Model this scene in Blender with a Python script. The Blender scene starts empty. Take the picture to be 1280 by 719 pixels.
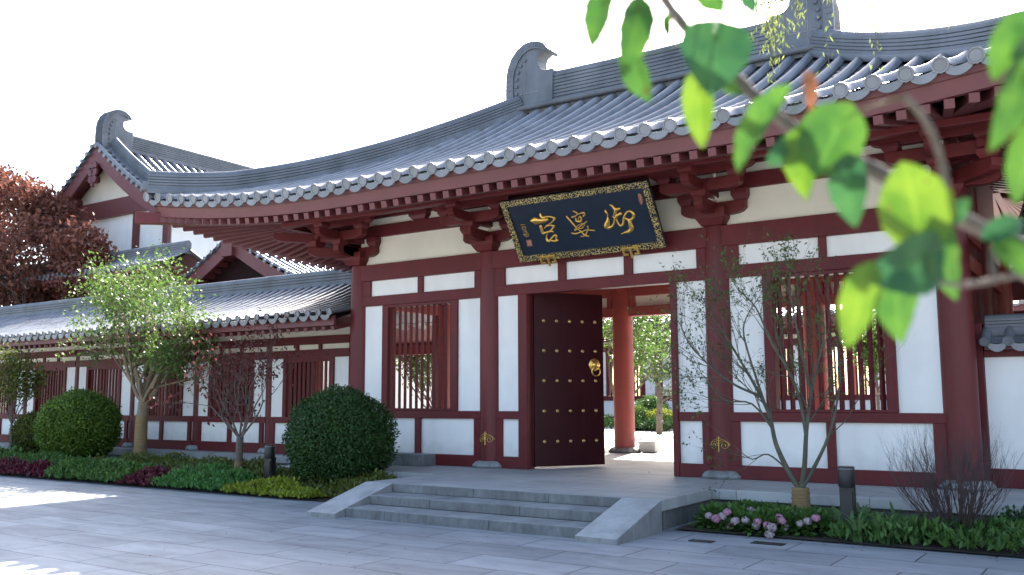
import bpy, math, random
import numpy as np
from mathutils import Vector, Matrix
R = math.radians
sc = bpy.context.scene
COL = sc.collection

# ------------------------------------------------------------------ camera
F, YAW, PITCH, ROLL = 1152.31, 0.59156, 0.12001, -0.00425
CAM = np.array([0.0, -12.9, 1.15])
FW = np.array([-math.sin(YAW)*math.cos(PITCH), math.cos(YAW)*math.cos(PITCH), math.sin(PITCH)])
_rt = np.array([math.cos(YAW), math.sin(YAW), 0.0]); _up = np.cross(_rt, FW)
RT = math.cos(ROLL)*_rt + math.sin(ROLL)*_up
UP = -math.sin(ROLL)*_rt + math.cos(ROLL)*_up
def ray(x, y): return FW + (x-640)/F*RT + (359.5-y)/F*UP
def at(x, y, ax, v):
    d = ray(x, y); t = (v-CAM[ax])/d[ax]; return CAM + t*d
def atd(x, y, dist): return CAM + ray(x, y)*dist
cd = bpy.data.cameras.new('camera'); cam = bpy.data.objects.new('camera', cd); COL.objects.link(cam)
cd.sensor_width = 36; cd.lens = F/1280*36; cd.clip_start = 0.05; cd.clip_end = 3000
cam.matrix_world = Matrix(((RT[0], UP[0], -FW[0], CAM[0]), (RT[1], UP[1], -FW[1], CAM[1]), (RT[2], UP[2], -FW[2], CAM[2]), (0, 0, 0, 1)))
cd.dof.use_dof = True; cd.dof.focus_distance = 14.0; cd.dof.aperture_fstop = 2.7
sc.camera = cam

# ------------------------------------------------------------------ light
SUN = Vector((-0.32, 1.13, 1.0)).normalized()
w = bpy.data.worlds.new('World'); sc.world = w; w.use_nodes = True
nt = w.node_tree; bg = nt.nodes['Background']
sky = nt.nodes.new('ShaderNodeTexSky'); sky.sky_type = 'NISHITA'; sky.sun_disc = False
sky.sun_elevation = math.asin(SUN.z); sky.sun_rotation = math.atan2(SUN.x, SUN.y)
sky.air_density = 1.0; sky.dust_density = 3.0; sky.ozone_density = 1.0
nt.links.new(sky.outputs[0], bg.inputs[0]); bg.inputs[1].default_value = 0.10
sd = bpy.data.lights.new('sun', 'SUN'); so = bpy.data.objects.new('sun', sd); COL.objects.link(so)
sd.energy = 5.0; sd.angle = R(0.5); sd.color = (1.0, 0.95, 0.86)
so.rotation_euler = SUN.to_track_quat('Z', 'Y').to_euler()
sc.view_settings.view_transform = 'Standard'; sc.view_settings.look = 'None'
sc.view_settings.exposure = 2.55; sc.view_settings.gamma = 1.0

# ------------------------------------------------------------------ materials
def mat(name, col, rough=0.6, var=0.12, scale=6.0, bump=0.0, bscale=40.0, metal=0.0, stretch=(1, 1, 1), spec=0.5, island=0.0, stain=0.0, coat=0.0, side=0.0, foot=None):
    m = bpy.data.materials.new(name); m.use_nodes = True
    t = m.node_tree; b = t.nodes['Principled BSDF']; L = t.links
    b.inputs['Roughness'].default_value = rough; b.inputs['Metallic'].default_value = metal
    b.inputs['Specular IOR Level'].default_value = spec
    b.inputs['Coat Weight'].default_value = coat
    tc = t.nodes.new('ShaderNodeTexCoord'); mp = t.nodes.new('ShaderNodeMapping'); mp.inputs['Scale'].default_value = stretch
    L.new(tc.outputs['Object'], mp.inputs['Vector'])
    n = t.nodes.new('ShaderNodeTexNoise'); n.inputs['Scale'].default_value = scale; n.inputs['Detail'].default_value = 6; n.inputs['Roughness'].default_value = 0.65
    L.new(mp.outputs[0], n.inputs['Vector'])
    r = t.nodes.new('ShaderNodeMapRange'); r.inputs[1].default_value = 0.3; r.inputs[2].default_value = 0.7
    r.inputs[3].default_value = 1-var; r.inputs[4].default_value = 1+var
    L.new(n.outputs['Fac'], r.inputs[0])
    mx = t.nodes.new('ShaderNodeVectorMath'); mx.operation = 'SCALE'; mx.inputs[0].default_value = col
    L.new(r.outputs[0], mx.inputs['Scale']); out = mx.outputs[0]
    if island:
        g = t.nodes.new('ShaderNodeNewGeometry'); ri = t.nodes.new('ShaderNodeMapRange')
        ri.inputs[3].default_value = 1-island; ri.inputs[4].default_value = 1+island
        L.new(g.outputs['Random Per Island'], ri.inputs[0])
        m2 = t.nodes.new('ShaderNodeVectorMath'); m2.operation = 'SCALE'
        L.new(out, m2.inputs[0]); L.new(ri.outputs[0], m2.inputs['Scale']); out = m2.outputs[0]
    if stain:
        n2 = t.nodes.new('ShaderNodeTexNoise'); n2.inputs['Scale'].default_value = 1.3; n2.inputs['Detail'].default_value = 8
        mp2 = t.nodes.new('ShaderNodeMapping'); mp2.inputs['Scale'].default_value = (1.7, 1.7, 0.35)
        L.new(tc.outputs['Object'], mp2.inputs[0]); L.new(mp2.outputs[0], n2.inputs['Vector'])
        r2 = t.nodes.new('ShaderNodeMapRange'); r2.inputs[1].default_value = 0.45; r2.inputs[2].default_value = 0.72
        r2.inputs[3].default_value = 1.0; r2.inputs[4].default_value = 1-stain
        L.new(n2.outputs['Fac'], r2.inputs[0])
        m3 = t.nodes.new('ShaderNodeVectorMath'); m3.operation = 'SCALE'
        L.new(out, m3.inputs[0]); L.new(r2.outputs[0], m3.inputs['Scale']); out = m3.outputs[0]
    def times(out, fac):
        q = t.nodes.new('ShaderNodeVectorMath'); q.operation = 'SCALE'; L.new(out, q.inputs[0]); L.new(fac, q.inputs['Scale']); return q.outputs[0]
    if side:      # grime streaks on upright faces, plus overall darkening that paints in their shade
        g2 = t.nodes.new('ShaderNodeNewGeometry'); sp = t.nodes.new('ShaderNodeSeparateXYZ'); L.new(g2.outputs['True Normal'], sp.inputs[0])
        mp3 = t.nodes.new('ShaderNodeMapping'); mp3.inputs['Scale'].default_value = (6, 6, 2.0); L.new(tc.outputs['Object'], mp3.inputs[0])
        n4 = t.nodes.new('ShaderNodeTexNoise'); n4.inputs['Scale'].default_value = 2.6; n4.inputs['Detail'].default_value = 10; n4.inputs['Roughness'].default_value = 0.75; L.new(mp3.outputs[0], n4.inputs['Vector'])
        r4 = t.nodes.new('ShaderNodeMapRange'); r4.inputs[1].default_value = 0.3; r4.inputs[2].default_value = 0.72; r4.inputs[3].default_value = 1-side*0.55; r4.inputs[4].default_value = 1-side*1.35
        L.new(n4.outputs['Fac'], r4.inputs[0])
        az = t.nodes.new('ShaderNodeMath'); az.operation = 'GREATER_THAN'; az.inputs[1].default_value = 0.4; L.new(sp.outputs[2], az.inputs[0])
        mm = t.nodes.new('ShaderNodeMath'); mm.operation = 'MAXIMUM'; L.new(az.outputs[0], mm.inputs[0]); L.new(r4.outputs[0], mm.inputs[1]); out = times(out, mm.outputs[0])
    if foot is not None:   # splash dirt near the ground, ragged upper edge
        sp2 = t.nodes.new('ShaderNodeSeparateXYZ'); L.new(tc.outputs['Object'], sp2.inputs[0])
        n5 = t.nodes.new('ShaderNodeTexNoise'); n5.inputs['Scale'].default_value = 5; n5.inputs['Detail'].default_value = 8; L.new(tc.outputs['Object'], n5.inputs['Vector'])
        ma = t.nodes.new('ShaderNodeMath'); ma.operation = 'MULTIPLY_ADD'; ma.inputs[1].default_value = -0.5; L.new(n5.outputs['Fac'], ma.inputs[0]); L.new(sp2.outputs[2], ma.inputs[2])
        r5 = t.nodes.new('ShaderNodeMapRange'); r5.inputs[1].default_value = foot-0.25; r5.inputs[2].default_value = foot+0.10; r5.inputs[3].default_value = 0.80; r5.inputs[4].default_value = 1.0
        L.new(ma.outputs[0], r5.inputs[0]); out = times(out, r5.outputs[0])
    L.new(out, b.inputs['Base Color'])
    if bump:
        n3 = t.nodes.new('ShaderNodeTexNoise'); n3.inputs['Scale'].default_value = bscale; n3.inputs['Detail'].default_value = 5
        L.new(mp.outputs[0], n3.inputs['Vector'])
        bp = t.nodes.new('ShaderNodeBump'); bp.inputs['Strength'].default_value = bump; bp.inputs['Distance'].default_value = 0.01
        L.new(n3.outputs['Fac'], bp.inputs['Height']); L.new(bp.outputs[0], b.inputs['Normal'])
        r3 = t.nodes.new('ShaderNodeMapRange'); r3.inputs[3].default_value = rough-0.1; r3.inputs[4].default_value = min(1, rough+0.12)
        L.new(n.outputs['Fac'], r3.inputs[0]); L.new(r3.outputs[0], b.inputs['Roughness'])
    return m

def leafmat(name, c1, c2, trans=0.35, tcol=None, rough=0.5, spec=0.3, scale=1.2):
    """foliage: each leaf takes its own tone between c1 and c2, thin enough to pass light"""
    m = bpy.data.materials.new(name); m.use_nodes = True
    t = m.node_tree; L = t.links; b = t.nodes['Principled BSDF']; o = t.nodes['Material Output']
    g = t.nodes.new('ShaderNodeNewGeometry'); mix = t.nodes.new('ShaderNodeMix'); mix.data_type = 'RGBA'
    mix.inputs[6].default_value = (*c1, 1); mix.inputs[7].default_value = (*c2, 1)
    tc = t.nodes.new('ShaderNodeTexCoord'); n = t.nodes.new('ShaderNodeTexNoise'); n.inputs['Scale'].default_value = scale; n.inputs['Detail'].default_value = 3
    L.new(tc.outputs['Object'], n.inputs['Vector'])
    a = t.nodes.new('ShaderNodeMath'); a.operation = 'MULTIPLY_ADD'; a.inputs[1].default_value = 0.65; a.inputs[2].default_value = -0.15
    L.new(g.outputs['Random Per Island'], a.inputs[0])
    a2 = t.nodes.new('ShaderNodeMath'); a2.operation = 'ADD'; a2.use_clamp = True
    L.new(a.outputs[0], a2.inputs[0])
    a3 = t.nodes.new('ShaderNodeMath'); a3.operation = 'MULTIPLY'; a3.inputs[1].default_value = 0.6; L.new(n.outputs['Fac'], a3.inputs[0])
    L.new(a3.outputs[0], a2.inputs[1]); L.new(a2.outputs[0], mix.inputs[0])
    L.new(mix.outputs[2], b.inputs['Base Color']); b.inputs['Roughness'].default_value = rough; b.inputs['Specular IOR Level'].default_value = spec
    tr = t.nodes.new('ShaderNodeBsdfTranslucent')
    if tcol: tr.inputs[0].default_value = (*tcol, 1)
    else: L.new(mix.outputs[2], tr.inputs[0])
    ms = t.nodes.new('ShaderNodeMixShader'); ms.inputs[0].default_value = trans
    L.new(b.outputs[0], ms.inputs[1]); L.new(tr.outputs[0], ms.inputs[2]); L.new(ms.outputs[0], o.inputs[0])
    return m

def pavemat(name, col, bw, bh, mortar=(0.10, 0.10, 0.105), msize=0.006, var=0.16, rough=0.5, rot=0.0, dark=0.85):
    m = bpy.data.materials.new(name); m.use_nodes = True
    t = m.node_tree; L = t.links; b = t.nodes['Principled BSDF']
    tc = t.nodes.new('ShaderNodeTexCoord'); mp = t.nodes.new('ShaderNodeMapping'); mp.inputs['Rotation'].default_value = (0, 0, rot)
    L.new(tc.outputs['Object'], mp.inputs[0])
    br = t.nodes.new('ShaderNodeTexBrick'); br.inputs['Scale'].default_value = 1.0
    br.inputs['Brick Width'].default_value = bw; br.inputs['Row Height'].default_value = bh; br.inputs['Mortar Size'].default_value = msize
    br.inputs['Mortar Smooth'].default_value = 0.3; br.inputs['Bias'].default_value = 0.0
    br.inputs['Color1'].default_value = (*[c*(1-var*0.5) for c in col], 1); br.inputs['Color2'].default_value = (*[c*(1+var*0.5) for c in col], 1)
    br.inputs['Mortar'].default_value = (*mortar, 1)
    L.new(mp.outputs[0], br.inputs['Vector'])
    n = t.nodes.new('ShaderNodeTexNoise'); n.inputs['Scale'].default_value = 1.1; n.inputs['Detail'].default_value = 9; n.inputs['Roughness'].default_value = 0.68
    n.inputs['Distortion'].default_value = 0.6
    mp2 = t.nodes.new('ShaderNodeMapping'); mp2.inputs['Scale'].default_value = (0.8, 2.2, 1); mp2.inputs['Rotation'].default_value = (0, 0, rot+0.2)
    L.new(tc.outputs['Object'], mp2.inputs[0]); L.new(mp2.outputs[0], n.inputs['Vector'])
    r = t.nodes.new('ShaderNodeMapRange'); r.inputs[1].default_value = 0.3; r.inputs[2].default_value = 0.7; r.inputs[3].default_value = dark; r.inputs[4].default_value = 1.15
    L.new(n.outputs['Fac'], r.inputs[0])
    n2 = t.nodes.new('ShaderNodeTexNoise'); n2.inputs['Scale'].default_value = 90; n2.inputs['Detail'].default_value = 3
    L.new(tc.outputs['Object'], n2.inputs['Vector'])
    r2 = t.nodes.new('ShaderNodeMapRange'); r2.inputs[3].default_value = 0.88; r2.inputs[4].default_value = 1.12; L.new(n2.outputs['Fac'], r2.inputs[0])
    mu = t.nodes.new('ShaderNodeMath'); mu.operation = 'MULTIPLY'; L.new(r.outputs[0], mu.inputs[0]); L.new(r2.outputs[0], mu.inputs[1])
    sc_ = t.nodes.new('ShaderNodeVectorMath'); sc_.operation = 'SCALE'; L.new(br.outputs['Color'], sc_.inputs[0]); L.new(mu.outputs[0], sc_.inputs['Scale'])
    L.new(sc_.outputs[0], b.inputs['Base Color'])
    rr = t.nodes.new('ShaderNodeMapRange'); rr.inputs[3].default_value = rough+0.15; rr.inputs[4].default_value = rough-0.1
    L.new(n.outputs['Fac'], rr.inputs[0]); L.new(rr.outputs[0], b.inputs['Roughness'])
    bp = t.nodes.new('ShaderNodeBump'); bp.inputs['Strength'].default_value = 0.35; bp.inputs['Distance'].default_value = 0.004
    ad = t.nodes.new('ShaderNodeMath'); ad.operation = 'MULTIPLY_ADD'; ad.inputs[1].default_value = -1.5; L.new(br.outputs['Fac'], ad.inputs[0]); L.new(n2.outputs['Fac'], ad.inputs[2])
    L.new(ad.outputs[0], bp.inputs['Height']); L.new(bp.outputs[0], b.inputs['Normal'])
    return m

M = {}
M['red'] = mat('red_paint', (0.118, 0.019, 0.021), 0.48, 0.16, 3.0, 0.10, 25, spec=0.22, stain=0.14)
M['redcol'] = mat('column_paint', (0.125, 0.020, 0.021), 0.42, 0.22, 2.5, 0.12, 14, stretch=(1, 1, 0.25), spec=0.28, stain=0.16)
M['redraft'] = mat('rafter_paint', (0.120, 0.027, 0.028), 0.5, 0.12, 3.0)
M['redlit'] = mat('lit_red_paint', (0.285, 0.050, 0.040), 0.45, 0.14, 3.0, 0.05, 20)  # same red paint, brightened to paint in the courtyard light
M['door'] = mat('door_lacquer', (0.038, 0.005, 0.008), 0.40, 0.2, 4.0, 0.06, 20, stretch=(3, 3, 0.5), spec=0.25)
M['recessshade'] = mat('recess_shade_timber', (0.020, 0.008, 0.008), 0.7, 0.2, spec=0.1)  # gable wall colour near black: shade of the recess painted in
M['white'] = mat('white_plaster', (0.82, 0.80, 0.765), 0.85, 0.03, 2.0, 0.14, 45, stain=0.09, foot=0.12)
M['cream'] = mat('cream_plaster', (0.74, 0.70, 0.58), 0.85, 0.04, 2.0, 0.08, 60, stain=0.06)
M['tile'] = mat('grey_roof_tile', (0.150, 0.160, 0.178), 0.34, 0.22, 2.2, 0.10, 50, island=0.16, stain=0.35, spec=0.75)
M['ridge'] = mat('ridge_tile', (0.125, 0.134, 0.150), 0.5, 0.25, 1.6, 0.2, 40, stain=0.35)
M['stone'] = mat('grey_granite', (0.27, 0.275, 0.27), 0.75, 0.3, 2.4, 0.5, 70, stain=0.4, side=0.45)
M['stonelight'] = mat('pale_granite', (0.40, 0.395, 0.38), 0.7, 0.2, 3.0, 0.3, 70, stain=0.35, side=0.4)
M['gold'] = mat('gold_leaf', (0.78, 0.50, 0.13), 0.32, 0.12, 12, 0.1, 30, metal=0.85)
M['brass'] = mat('brass_stud', (0.62, 0.42, 0.17), 0.38, 0.15, 12, metal=0.8)
M['board'] = mat('blue_black_lacquer', (0.013, 0.021, 0.038), 0.30, 0.2, 3, spec=0.5)
M['seal'] = mat('seal_red', (0.30, 0.12, 0.10), 0.5)
M['metal'] = mat('dark_bronze_metal', (0.030, 0.027, 0.027), 0.45, 0.15, 8, metal=0.3)
M['soil'] = mat('dark_soil', (0.035, 0.026, 0.018), 0.95, 0.35, 8, 0.8, 40)
M['ground'] = mat('bare_ground', (0.20, 0.18, 0.15), 0.95, 0.25, 0.4, 0.4, 10)
M['straw'] = mat('straw_wrap', (0.25, 0.165, 0.075), 0.9, 0.3, 6, 0.8, 60, stretch=(1, 1, 14))
M['bark'] = mat('smooth_bark', (0.20, 0.145, 0.09), 0.85, 0.35, 9, 0.5, 30, stretch=(1, 1, 0.4))
M['barkgrey'] = mat('grey_bark', (0.12, 0.090, 0.072), 0.85, 0.5, 14, 0.9, 45)
M['barkgreen'] = mat('green_grey_bark', (0.085, 0.078, 0.052), 0.8, 0.35, 9, 0.4, 40)
M['twig'] = mat('purple_brown_twig', (0.062, 0.036, 0.034), 0.7, 0.3, 9)
M['paving'] = pavemat('grey_paving', (0.315, 0.325, 0.338), 1.2, 0.6, (0.075, 0.078, 0.080), 0.009, 0.26, dark=0.62)
M['court'] = pavemat('court_paving', (0.46, 0.45, 0.42), 0.9, 0.6, (0.25, 0.24, 0.22), rough=0.7)
M['terrace'] = pavemat('terrace_paving', (0.375, 0.375, 0.365), 0.8, 0.8, (0.16, 0.155, 0.15), rough=0.6, dark=0.78)
M['ballleaf'] = leafmat('box_leaf', (0.018, 0.046, 0.011), (0.052, 0.115, 0.026), 0.2, scale=4)
M['ballsun'] = leafmat('privet_leaf', (0.035, 0.085, 0.012), (0.17, 0.26, 0.035), 0.3, scale=3)
M['lime'] = leafmat('lime_leaf', (0.045, 0.100, 0.018), (0.135, 0.21, 0.045), 0.40)
M['mapleleaf'] = leafmat('maroon_leaf', (0.055, 0.018, 0.022), (0.16, 0.050, 0.045), 0.35)
M['plum'] = leafmat('plum_leaf', (0.085, 0.028, 0.022), (0.27, 0.105, 0.068), 0.35, scale=0.6)
M['fresh'] = leafmat('fresh_leaf', (0.05, 0.12, 0.02), (0.12, 0.20, 0.035), 0.4)
M['small'] = leafmat('tiny_leaf', (0.045, 0.085, 0.022), (0.13, 0.17, 0.045), 0.35)
M['pineleaf'] = leafmat('pine_needle', (0.045, 0.075, 0.030), (0.15, 0.17, 0.075), 0.2)
M['willow'] = leafmat('willow_leaf', (0.10, 0.14, 0.03), (0.24, 0.28, 0.09), 0.45)
M['crimson'] = leafmat('crimson_foliage', (0.055, 0.009, 0.016), (0.15, 0.022, 0.040), 0.3, scale=3)
M['green'] = leafmat('green_foliage', (0.038, 0.098, 0.022), (0.125, 0.22, 0.050), 0.3, scale=3)
M['mint'] = leafmat('light_green_foliage', (0.045, 0.14, 0.032), (0.13, 0.28, 0.070), 0.3, scale=3)
M['yellow'] = leafmat('yellow_foliage', (0.14, 0.19, 0.016), (0.34, 0.37, 0.04), 0.35, scale=3)
M['olive'] = leafmat('olive_foliage', (0.055, 0.085, 0.016), (0.165, 0.175, 0.036), 0.3, scale=3)
M['iris'] = leafmat('iris_leaf', (0.060, 0.125, 0.040), (0.17, 0.27, 0.10), 0.3, scale=3)
M['petal'] = leafmat('pink_petal', (0.50, 0.20, 0.32), (0.70, 0.42, 0.50), 0.35, scale=5)
M['petalpale'] = leafmat('pale_petal', (0.46, 0.34, 0.36), (0.64, 0.54, 0.54), 0.35, scale=5)

# plaque border: gold scrollwork on black, and the near leaf, built as nodes of their own
def fretmat():
    m = bpy.data.materials.new('gold_fret_border'); m.use_nodes = True
    t = m.node_tree; L = t.links; b = t.nodes['Principled BSDF']
    tc = t.nodes.new('ShaderNodeTexCoord')
    v = t.nodes.new('ShaderNodeTexVoronoi'); v.feature = 'DISTANCE_TO_EDGE'; v.inputs['Scale'].default_value = 27
    L.new(tc.outputs['Object'], v.inputs['Vector'])
    wv = t.nodes.new('ShaderNodeTexNoise'); wv.inputs['Scale'].default_value = 38; wv.inputs['Detail'].default_value = 1
    L.new(tc.outputs['Object'], wv.inputs['Vector'])
    a = t.nodes.new('ShaderNodeMath'); a.operation = 'LESS_THAN'; a.inputs[1].default_value = 0.10; L.new(v.outputs['Distance'], a.inputs[0])
    c = t.nodes.new('ShaderNodeMath'); c.operation = 'GREATER_THAN'; c.inputs[1].default_value = 0.44; L.new(wv.outputs['Fac'], c.inputs[0])
    mu = t.nodes.new('ShaderNodeMath'); mu.operation = 'MULTIPLY'; L.new(a.outputs[0], mu.inputs[0]); L.new(c.outputs[0], mu.inputs[1])
    mx = t.nodes.new('ShaderNodeMix'); mx.data_type = 'RGBA'; mx.inputs[6].default_value = (0.012, 0.014, 0.018, 1); mx.inputs[7].default_value = (0.72, 0.55, 0.20, 1)
    L.new(mu.outputs[0], mx.inputs[0]); L.new(mx.outputs[2], b.inputs['Base Color'])
    m5 = t.nodes.new('ShaderNodeMath'); m5.operation = 'MULTIPLY'; m5.inputs[1].default_value = 0.5; L.new(mu.outputs[0], m5.inputs[0]); L.new(m5.outputs[0], b.inputs['Metallic'])
    b.inputs['Roughness'].default_value = 0.4
    return m
M['fret'] = fretmat()
def nearleaf(name, c1, c2):
    m = bpy.data.materials.new(name); m.use_nodes = True
    t = m.node_tree; L = t.links; b = t.nodes['Principled BSDF']; o = t.nodes['Material Output']
    tc = t.nodes.new('ShaderNodeTexCoord')
    n = t.nodes.new('ShaderNodeTexNoise'); n.inputs['Scale'].default_value = 22; n.inputs['Detail'].default_value = 4; L.new(tc.outputs['Object'], n.inputs['Vector'])
    uv = t.nodes.new('ShaderNodeAttribute'); uv.attribute_name = 'leafuv'
    sp = t.nodes.new('ShaderNodeSeparateXYZ'); L.new(uv.outputs['Vector'], sp.inputs[0])
    ab = t.nodes.new('ShaderNodeMath'); ab.operation = 'ABSOLUTE'; L.new(sp.outputs[0], ab.inputs[0])
    # side veins run slanting from the midrib
    vv = t.nodes.new('ShaderNodeMath'); vv.operation = 'MULTIPLY_ADD'; vv.inputs[1].default_value = -0.55; L.new(ab.outputs[0], vv.inputs[0]); L.new(sp.outputs[1], vv.inputs[2])
    ml = t.nodes.new('ShaderNodeMath'); ml.operation = 'MULTIPLY'; ml.inputs[1].default_value = 7; L.new(vv.outputs[0], ml.inputs[0])
    fr = t.nodes.new('ShaderNodeMath'); fr.operation = 'PINGPONG'; fr.inputs[1].default_value = 0.5; L.new(ml.outputs[0], fr.inputs[0])
    ls = t.nodes.new('ShaderNodeMapRange'); ls.inputs[1].default_value = 0.0; ls.inputs[2].default_value = 0.09; ls.inputs[3].default_value = 0.45; ls.inputs[4].default_value = 0; L.new(fr.outputs[0], ls.inputs[0])
    mr = t.nodes.new('ShaderNodeMapRange'); mr.inputs[1].default_value = 0.0; mr.inputs[2].default_value = 0.05; mr.inputs[3].default_value = 0.9; mr.inputs[4].default_value = 0; L.new(ab.outputs[0], mr.inputs[0])
    mxv = t.nodes.new('ShaderNodeMath'); mxv.operation = 'MAXIMUM'; L.new(ls.outputs[0], mxv.inputs[0]); L.new(mr.outputs[0], mxv.inputs[1])
    mx = t.nodes.new('ShaderNodeMix'); mx.data_type = 'RGBA'; mx.inputs[6].default_value = (*c1, 1); mx.inputs[7].default_value = (*c2, 1)
    cr = t.nodes.new('ShaderNodeMapRange'); cr.inputs[1].default_value = 0.36; cr.inputs[2].default_value = 0.64; L.new(n.outputs['Fac'], cr.inputs[0]); L.new(cr.outputs[0], mx.inputs[0])
    m2 = t.nodes.new('ShaderNodeMix'); m2.data_type = 'RGBA'; m2.inputs[7].default_value = (c2[0]*1.5, c2[1]*1.35, c2[2]*1.6, 1)
    L.new(mxv.outputs[0], m2.inputs[0]); L.new(mx.outputs[2], m2.inputs[6])
    sn = t.nodes.new('ShaderNodeTexNoise'); sn.inputs['Scale'].default_value = 75; sn.inputs['Detail'].default_value = 2; L.new(tc.outputs['Object'], sn.inputs['Vector'])
    sr = t.nodes.new('ShaderNodeMapRange'); sr.inputs[1].default_value = 0.70; sr.inputs[2].default_value = 0.76; L.new(sn.outputs['Fac'], sr.inputs[0])
    m3 = t.nodes.new('ShaderNodeMix'); m3.data_type = 'RGBA'; m3.inputs[7].default_value = (0.07, 0.035, 0.012, 1); L.new(sr.outputs[0], m3.inputs[0]); L.new(m2.outputs[2], m3.inputs[6]); m2 = m3
    L.new(m2.outputs[2], b.inputs['Base Color']); b.inputs['Roughness'].default_value = 0.45; b.inputs['Specular IOR Level'].default_value = 0.25
    tr = t.nodes.new('ShaderNodeBsdfTranslucent'); L.new(m2.outputs[2], tr.inputs[0])
    ms = t.nodes.new('ShaderNodeMixShader'); ms.inputs[0].default_value = 0.36
    L.new(b.outputs[0], ms.inputs[1]); L.new(tr.outputs[0], ms.inputs[2]); L.new(ms.outputs[0], o.inputs[0])
    return m
M['nl1'] = nearleaf('near_leaf_green', (0.026, 0.082, 0.014), (0.055, 0.130, 0.017))
M['nl2'] = nearleaf('near_leaf_yellow', (0.048, 0.118, 0.010), (0.098, 0.165, 0.014))
M['nl3'] = nearleaf('near_leaf_dark', (0.018, 0.068, 0.026), (0.036, 0.105, 0.030))
M['nlb'] = nearleaf('near_leaf_withered', (0.16, 0.055, 0.02), (0.22, 0.08, 0.03))

# ------------------------------------------------------------------ mesh helpers
class MB:
    def __init__(s): s.v = []; s.f = []
    def add(s, vs, fs):
        o = len(s.v); s.v.extend([tuple(map(float, p)) for p in vs]); s.f.extend([tuple(i+o for i in f) for f in fs]); return s
    def box(s, x0, x1, y0, y1, z0, z1):
        return s.add([(x0, y0, z0), (x1, y0, z0), (x1, y1, z0), (x0, y1, z0), (x0, y0, z1), (x1, y0, z1), (x1, y1, z1), (x0, y1, z1)],
                     [(0, 3, 2, 1), (4, 5, 6, 7), (0, 1, 5, 4), (1, 2, 6, 5), (2, 3, 7, 6), (3, 0, 4, 7)])
    def hexa(s, bot, top):
        return s.add(list(bot)+list(top), [(0, 3, 2, 1), (4, 5, 6, 7), (0, 1, 5, 4), (1, 2, 6, 5), (2, 3, 7, 6), (3, 0, 4, 7)])
    def bar(s, a, b, w, h, up=(0, 0, 1)):
        a = np.array(a, float); b = np.array(b, float); d = b-a; d = d/np.linalg.norm(d)
        l = np.cross(d, np.array(up, float)); l /= np.linalg.norm(l); u = np.cross(l, d)
        q = []
        for p in (a, b):
            q.append([p-l*w/2-u*h/2, p+l*w/2-u*h/2, p+l*w/2+u*h/2, p-l*w/2+u*h/2])
        return s.hexa(q[0], q[1])
    def tube(s, pts, rad, n=8, cap=True):
        pts = [np.array(p, float) for p in pts]
        if not hasattr(rad, '__len__'): rad = [rad]*len(pts)
        o = len(s.v); prev = None
        for i, p in enumerate(pts):
            d = pts[min(i+1, len(pts)-1)]-pts[max(i-1, 0)]; L_ = np.linalg.norm(d); d = d/L_ if L_ > 0 else np.array([0, 0, 1.0])
            if prev is None:
                a = np.array([0, 0, 1.0]) if abs(d[2]) < 0.9 else np.array([1.0, 0, 0])
                e = np.cross(d, a)
            else: e = prev-d*np.dot(prev, d)
            e /= np.linalg.norm(e); prev = e; g = np.cross(d, e)
            for k in range(n):
                an = 2*math.pi*k/n; q = p+rad[i]*(math.cos(an)*e+math.sin(an)*g); s.v.append(tuple(q))
        for i in range(len(pts)-1):
            for k in range(n):
                a = o+i*n+k; b = o+i*n+(k+1) % n; s.f.append((a, b, b+n, a+n))
        if cap:
            s.f.append(tuple(o+k for k in range(n))[::-1]); m = o+(len(pts)-1)*n; s.f.append(tuple(m+k for k in range(n)))
        return s
    def lathe(s, c, prof, n=20):
        o = len(s.v)
        for r, z in prof:
            for k in range(n):
                a = 2*math.pi*k/n; s.v.append((c[0]+r*math.cos(a), c[1]+r*math.sin(a), c[2]+z))
        for i in range(len(prof)-1):
            for k in range(n):
                a = o+i*n+k; b = o+i*n+(k+1) % n; s.f.append((a, b, b+n, a+n))
        s.f.append(tuple(o+k for k in range(n))[::-1]); m = o+(len(prof)-1)*n; s.f.append(tuple(m+k for k in range(n)))
        return s
    def prism(s, poly, fn, t0, t1):
        """poly of 2D points, fn(u, v, t) -> point"""
        n = len(poly); vs = [fn(u, v, t0) for u, v in poly]+[fn(u, v, t1) for u, v in poly]
        return s.add(vs, [tuple(range(n))[::-1], tuple(range(n, 2*n))]+[(i, (i+1) % n, n+(i+1) % n, n+i) for i in range(n)])
    def grid(s, P):
        """P rows x cols of points"""
        o = len(s.v); nr, nc = len(P), len(P[0])
        for r in P:
            for q in r: s.v.append(tuple(map(float, q)))
        for i in range(nr-1):
            for j in range(nc-1):
                a = o+i*nc+j; s.f.append((a, a+1, a+nc+1, a+nc))
        return s
    def build(s, name, m, parent=None, bevel=0.0, smooth=False, kind=None, seg=2):
        me = bpy.data.meshes.new(name); org = ORG.get(parent.name, (0, 0, 0)) if parent else (0, 0, 0)
        top = parent
        me.from_pydata([(x-org[0], y-org[1], z-org[2]) for x, y, z in s.v], [], s.f); me.update()
        me.materials.append(m if not isinstance(m, str) else M[m])
        o = bpy.data.objects.new(name, me); COL.objects.link(o)
        if parent: o.parent = parent; ORG[o.name] = org
        if smooth:
            me.polygons.foreach_set('use_smooth', [True]*len(me.polygons))
            if smooth != 'all':
                try: me.set_sharp_from_angle(angle=R(38))
                except Exception: pass
        if bevel:
            b = o.modifiers.new('edge', 'BEVEL'); b.width = bevel; b.segments = seg; b.limit_method = 'ANGLE'; b.angle_limit = R(40)
        if kind: o['kind'] = kind
        return o
ORG = {}
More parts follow.
